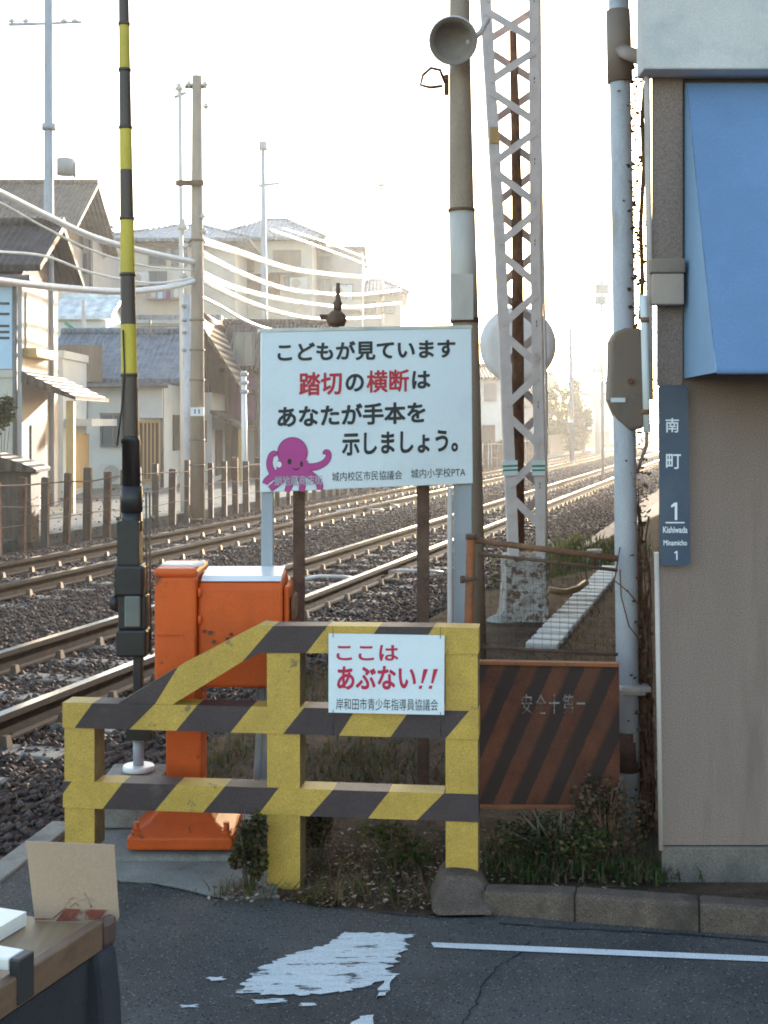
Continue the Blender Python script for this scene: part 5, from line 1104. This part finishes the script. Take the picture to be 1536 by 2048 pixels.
h10 = house('house', 'timber brown upper house with a hip roof and deep veranda openings', 'house', 452, 625, 60, 7.0, 482, ('hip', 440), M['wall_cream'], M['tile_grey'], ov=.6)
hpart(h10, 'veranda_opening', 546, 602, 500, 535, 60, M['wall_brown'], .06); hpart(h10, 'shutter', 466, 508, 492, 545, 60, M['wall_brown'], .08); hpart(h10, 'cladding', 440, 560, 548, 590, 60, M['wall_brown'], .07)
h11 = house('house', 'far brown grey block under the slanting golden cable', 'house', 626, 725, 64, 8.0, 500, ('flat',), M['wall_grey'], M['wall_brown'], ov=.15)
hpart(h11, 'window', 640, 660, 560, 590, 64, M['window'], .08, M['frame'], 1); hpart(h11, 'window', 680, 705, 570, 600, 64, M['notice_blue'], .08, M['frame'], 1)
h12 = house('house', 'low distant house with a hip roof above the sign board', 'house', 700, 802, 70, 6.0, 590, ('hip', 560), M['wall_cream'], M['tile_grey'], ov=.4)
hpart(h12, 'window', 730, 750, 605, 625, 70, M['window'], .08, M['frame'], 1)
h13 = house('house', 'retaining wall block with railing under the wide pale house', 'house', 225, 440, 46, 3.0, 640, ('flat',), M['wall_cream'], M['tile_grey'], ov=.05)
def pipe_on(h, px, Z, y0, y1, m, r=.045): b = MB(); b.cyl(P(px, y0, Z-.06), P(px, y1, Z-.06), r, n=8); b.build('downpipe', m, h)
def gutter_on(h, px0, px1, Z, y, m): b = MB(); b.cyl(P(px0, y, Z-.4), P(px1, y, Z-.4), .06, n=8); b.build('gutter', m, h)
def aircon(h, px, py, Z):
    b = MB(); b.bb(XX(px, Z), XX(px, Z)+.8, Z-.34, Z-.04, ZH(py, Z), ZH(py, Z)+.55); o = b.build('air_conditioner', M['wall_white'], h, bevel=.02); b = MB(); c = Vector((XX(px, Z)+.3, Z-.345, ZH(py, Z)+.28)); b.cyl(c, c+Vector((0, -.012, 0)), .21, n=18); b.build('fan_grille', M['wall_grey'], o)
pipe_on(h1, 30, 24, 552, 985, M['frame']); gutter_on(h1, -100, 62, 24, 556, M['frame']); hpart(h1, 'meter_box', 4, 18, 800, 830, 24, M['wall_grey'], .1)
pipe_on(h3, 324, 33, 772, 975, M['frame']); gutter_on(h3, 118, 336, 32.9, 771, M['frame']); aircon(h3, 205, 968, 33); hpart(h3, 'window', 205, 250, 830, 890, 33, M['window'], .05, M['frame'], 1)
pipe_on(h4, 376, 36, 790, 955, M['wall_white']); gutter_on(h9, 232, 474, 55, 489, M['frame']); aircon(h9, 262, 572, 55); hpart(h9, 'window', 250, 285, 548, 575, 55, M['window'], .08, M['frame'], 1); hpart(h9, 'balcony', 296, 372, 578, 600, 55, M['wall_grey'], .5)
pipe_on(h5, 516, 39, 750, 965, M['frame']); hpart(h13, 'coping', 225, 440, 640, 648, 46, M['wall_grey'], .12); hpart(h13, 'sill_line', 232, 380, 652, 655, 46, M['frame'], .02)
hpart(h6, 'window', -20, 20, 495, 540, 44, M['window'], .06, M['frame'], 2); pipe_on(h6, 104, 44, 474, 640, M['frame'])
def antenna(h, px, Z, y0, y1):
    b = MB(); b.cyl(P(px, y0, Z), P(px, y1, Z), .03, n=6)
    for k, wdt in enumerate((.9, .8, .7, .6, .5)): c = P(px, y1, Z)+Vector((0, 0, -.1-.12*k)); b.bar(c-Vector((wdt/2, 0, 0)), c+Vector((wdt/2, 0, 0)), .02, .02, (0, 0, 1))
    b.build('antenna', M['frame'], h)
hpart(h11, 'roof_railing', 626, 725, 494, 498, 63.8, M['frame'], .06); aircon(h11, 665, 596, 64); hpart(h11, 'window', 640, 660, 515, 540, 64, M['window'], .08, M['frame'], 1); hpart(h11, 'balcony', 676, 722, 602, 622, 64, M['wall_cream'], .6)
aircon(h10, 580, 580, 60); hpart(h10, 'balcony', 540, 610, 536, 548, 60, M['wall_grey'], .6); hpart(h10, 'window', 570, 600, 556, 580, 60, M['window'], .08, M['frame'], 1)
hpart(h7, 'window', 118, 140, 510, 545, 48, M['window'], .06, M['frame'], 1); pipe_on(h7, 181, 48, 480, 600, M['frame']); hpart(h12, 'window', 765, 785, 605, 625, 70, M['window'], .08, M['frame'], 1)
hpart(h6, 'eave_board', -200, 112, 470, 480, 43.6, M['wood_dark'], .1); hpart(h3, 'window', 140, 170, 800, 840, 33, M['window'], .05, M['frame'], 1); hpart(h4, 'window', 382, 410, 845, 880, 36, M['window'], .05, M['frame'], 1)
for k, px in enumerate((302, 316, 332, 348, 360)): hpart(h9, 'laundry', px, px+9, 580-(k % 2)*2, 594+(k % 3)*3, 54.3, [M['wall_white'], M['notice_blue'], M['purple_cloth'], M['wall_white'], M['cardboard']][k], .04)
antenna(h10, 575, 63, 470, 425); antenna(h3, 300, 35, 690, 640); antenna(h12, 735, 72, 575, 545); antenna(h11, 690, 66, 500, 465)
# distant houses where the tracks vanish
h14 = house('house', 'white house with a red eave seen beside the concrete pole and mast', 'house', 935, 1000, 60, 6.0, 760, ('gx', 738), M['wall_white'], M['tile_brown'], ov=.4)
hpart(h14, 'window', 970, 990, 768, 800, 60, M['window'], .08, M['frame'], 1)
hpart(h14, 'garage_door', 964, 990, 850, 885, 60, M['wood_dark'], .08)
h15 = house('house', 'pale grey house between mast and far hedge', 'house', 1010, 1106, 78, 6.0, 780, ('gx', 752), M['wall_grey'], M['tile_dark'], ov=.4)
hpart(h15, 'window', 1040, 1062, 795, 815, 78, M['window'], .08, M['frame'], 1)
h16 = house('house', 'far pale house group where the tracks vanish behind the steel pole', 'house', 1172, 1250, 95, 6.0, 790, ('gx', 770), M['wall_white'], M['tile_grey'], ov=.4)
hpart(h16, 'window', 1190, 1205, 800, 815, 95, M['window'], .08, M['frame'], 1)
# tiny shed roof, fence-side
b = MB(); s0 = P(20, 930, 18.6)
hs_ = thing('shed', 'tiny shed with a low brown roof before the fence posts', 'shed', Vector((XX(10, 18.6), 18.6, 0)))
b.prism([P(-80, 938, 18.6), P(72, 945, 18.6), P(72, 938, 18.6), P(40, 925, 18.6), P(-20, 908, 18.6), P(-80, 905, 18.6)], (0, .8, 0)); b.build('roof', M['tile_brown'], hs_)
b = MB(); b.bb(XX(-70, 18.7), XX(60, 18.7), 18.75, 19.2, -.1, ZH(945, 18.7)); b.build('wall', M['wood_dark'], hs_)
shrub('garden_tree', 'round dark green garden tree in front of the pale house', 'tree', Vector((XX(-5, 21), 21, -.05)), (.34, .35, .52), 2600, .07, [M['leaf_dark'], M['leaf_green'], M['leaf_dark']], 8, zc=1.75)
# hedge trees in the distance
for i, (x, Zt, w2, yt, lb2) in enumerate(((1112, 75, .9, 765, 'olive hedge tree nearest the lattice mast'), (1138, 73, 1.0, 740, 'tallest olive hedge tree behind the thin far pole'), (1168, 72, .8, 770, 'olive hedge tree at the end of the far hedge'))):
    zt_ = ZH(yt, Zt); shrub('hedge_tree', lb2, 'tree', Vector((XX(x, Zt), Zt, -.1)), (w2, .9, zt_*.52), 1700, .22, [M['leaf_hedge'], M['leaf_olive'], M['leaf_green']], 8, group='far hedge trees by the track')
shrub('hillside_tree', 'leafy tree top between the wide brown roof and the glowing block', 'tree', Vector((XX(178, 50), 50, -.1)), (.9, .9, 1.2), 1500, .2, [M['leaf_olive'], M['leaf_green']], 6, zc=ZH(466, 50))
# far fence posts by the hedge and a low retaining wall
b = MB(); a = T(-6.6, 62); c = T(-6.6, 110)
b.hexa([a+Vector((0,0,-.2)), c+Vector((0,0,-.2)), c+Vector((-.2,0,-.2)), a+Vector((-.2,0,-.2)), a+Vector((0,0,.9)), c+Vector((0,0,.9)), c+Vector((-.2,0,.9)), a+Vector((-.2,0,.9))]); b.build('low_wall', M['wall_brown'], loc=a, label='long low brown wall beside the far end of the tracks', category='wall')

# ---------------------------------------------------------------- air
hz = bpy.data.materials.new('haze'); hz.use_nodes = True; t = hz.node_tree; t.nodes.remove(t.nodes['Principled BSDF'])
vp = t.nodes.new('ShaderNodeVolumePrincipled'); vp.inputs['Density'].default_value = .0009; vp.inputs['Color'].default_value = (1, 1, 1, 1); vp.inputs['Anisotropy'].default_value = .65  # haze volume added to mimic the veil of lens glare
t.links.new(vp.outputs[0], t.nodes['Material Output'].inputs['Volume'])
b = MB(); b.bb(-130, 130, -14, 140, -1.4, 30); hb = b.build('haze', hz); hb['kind'] = 'stuff'; hb['label'] = 'thin haze added to stand in for lens glare against the low sun'; hb['category'] = 'haze'
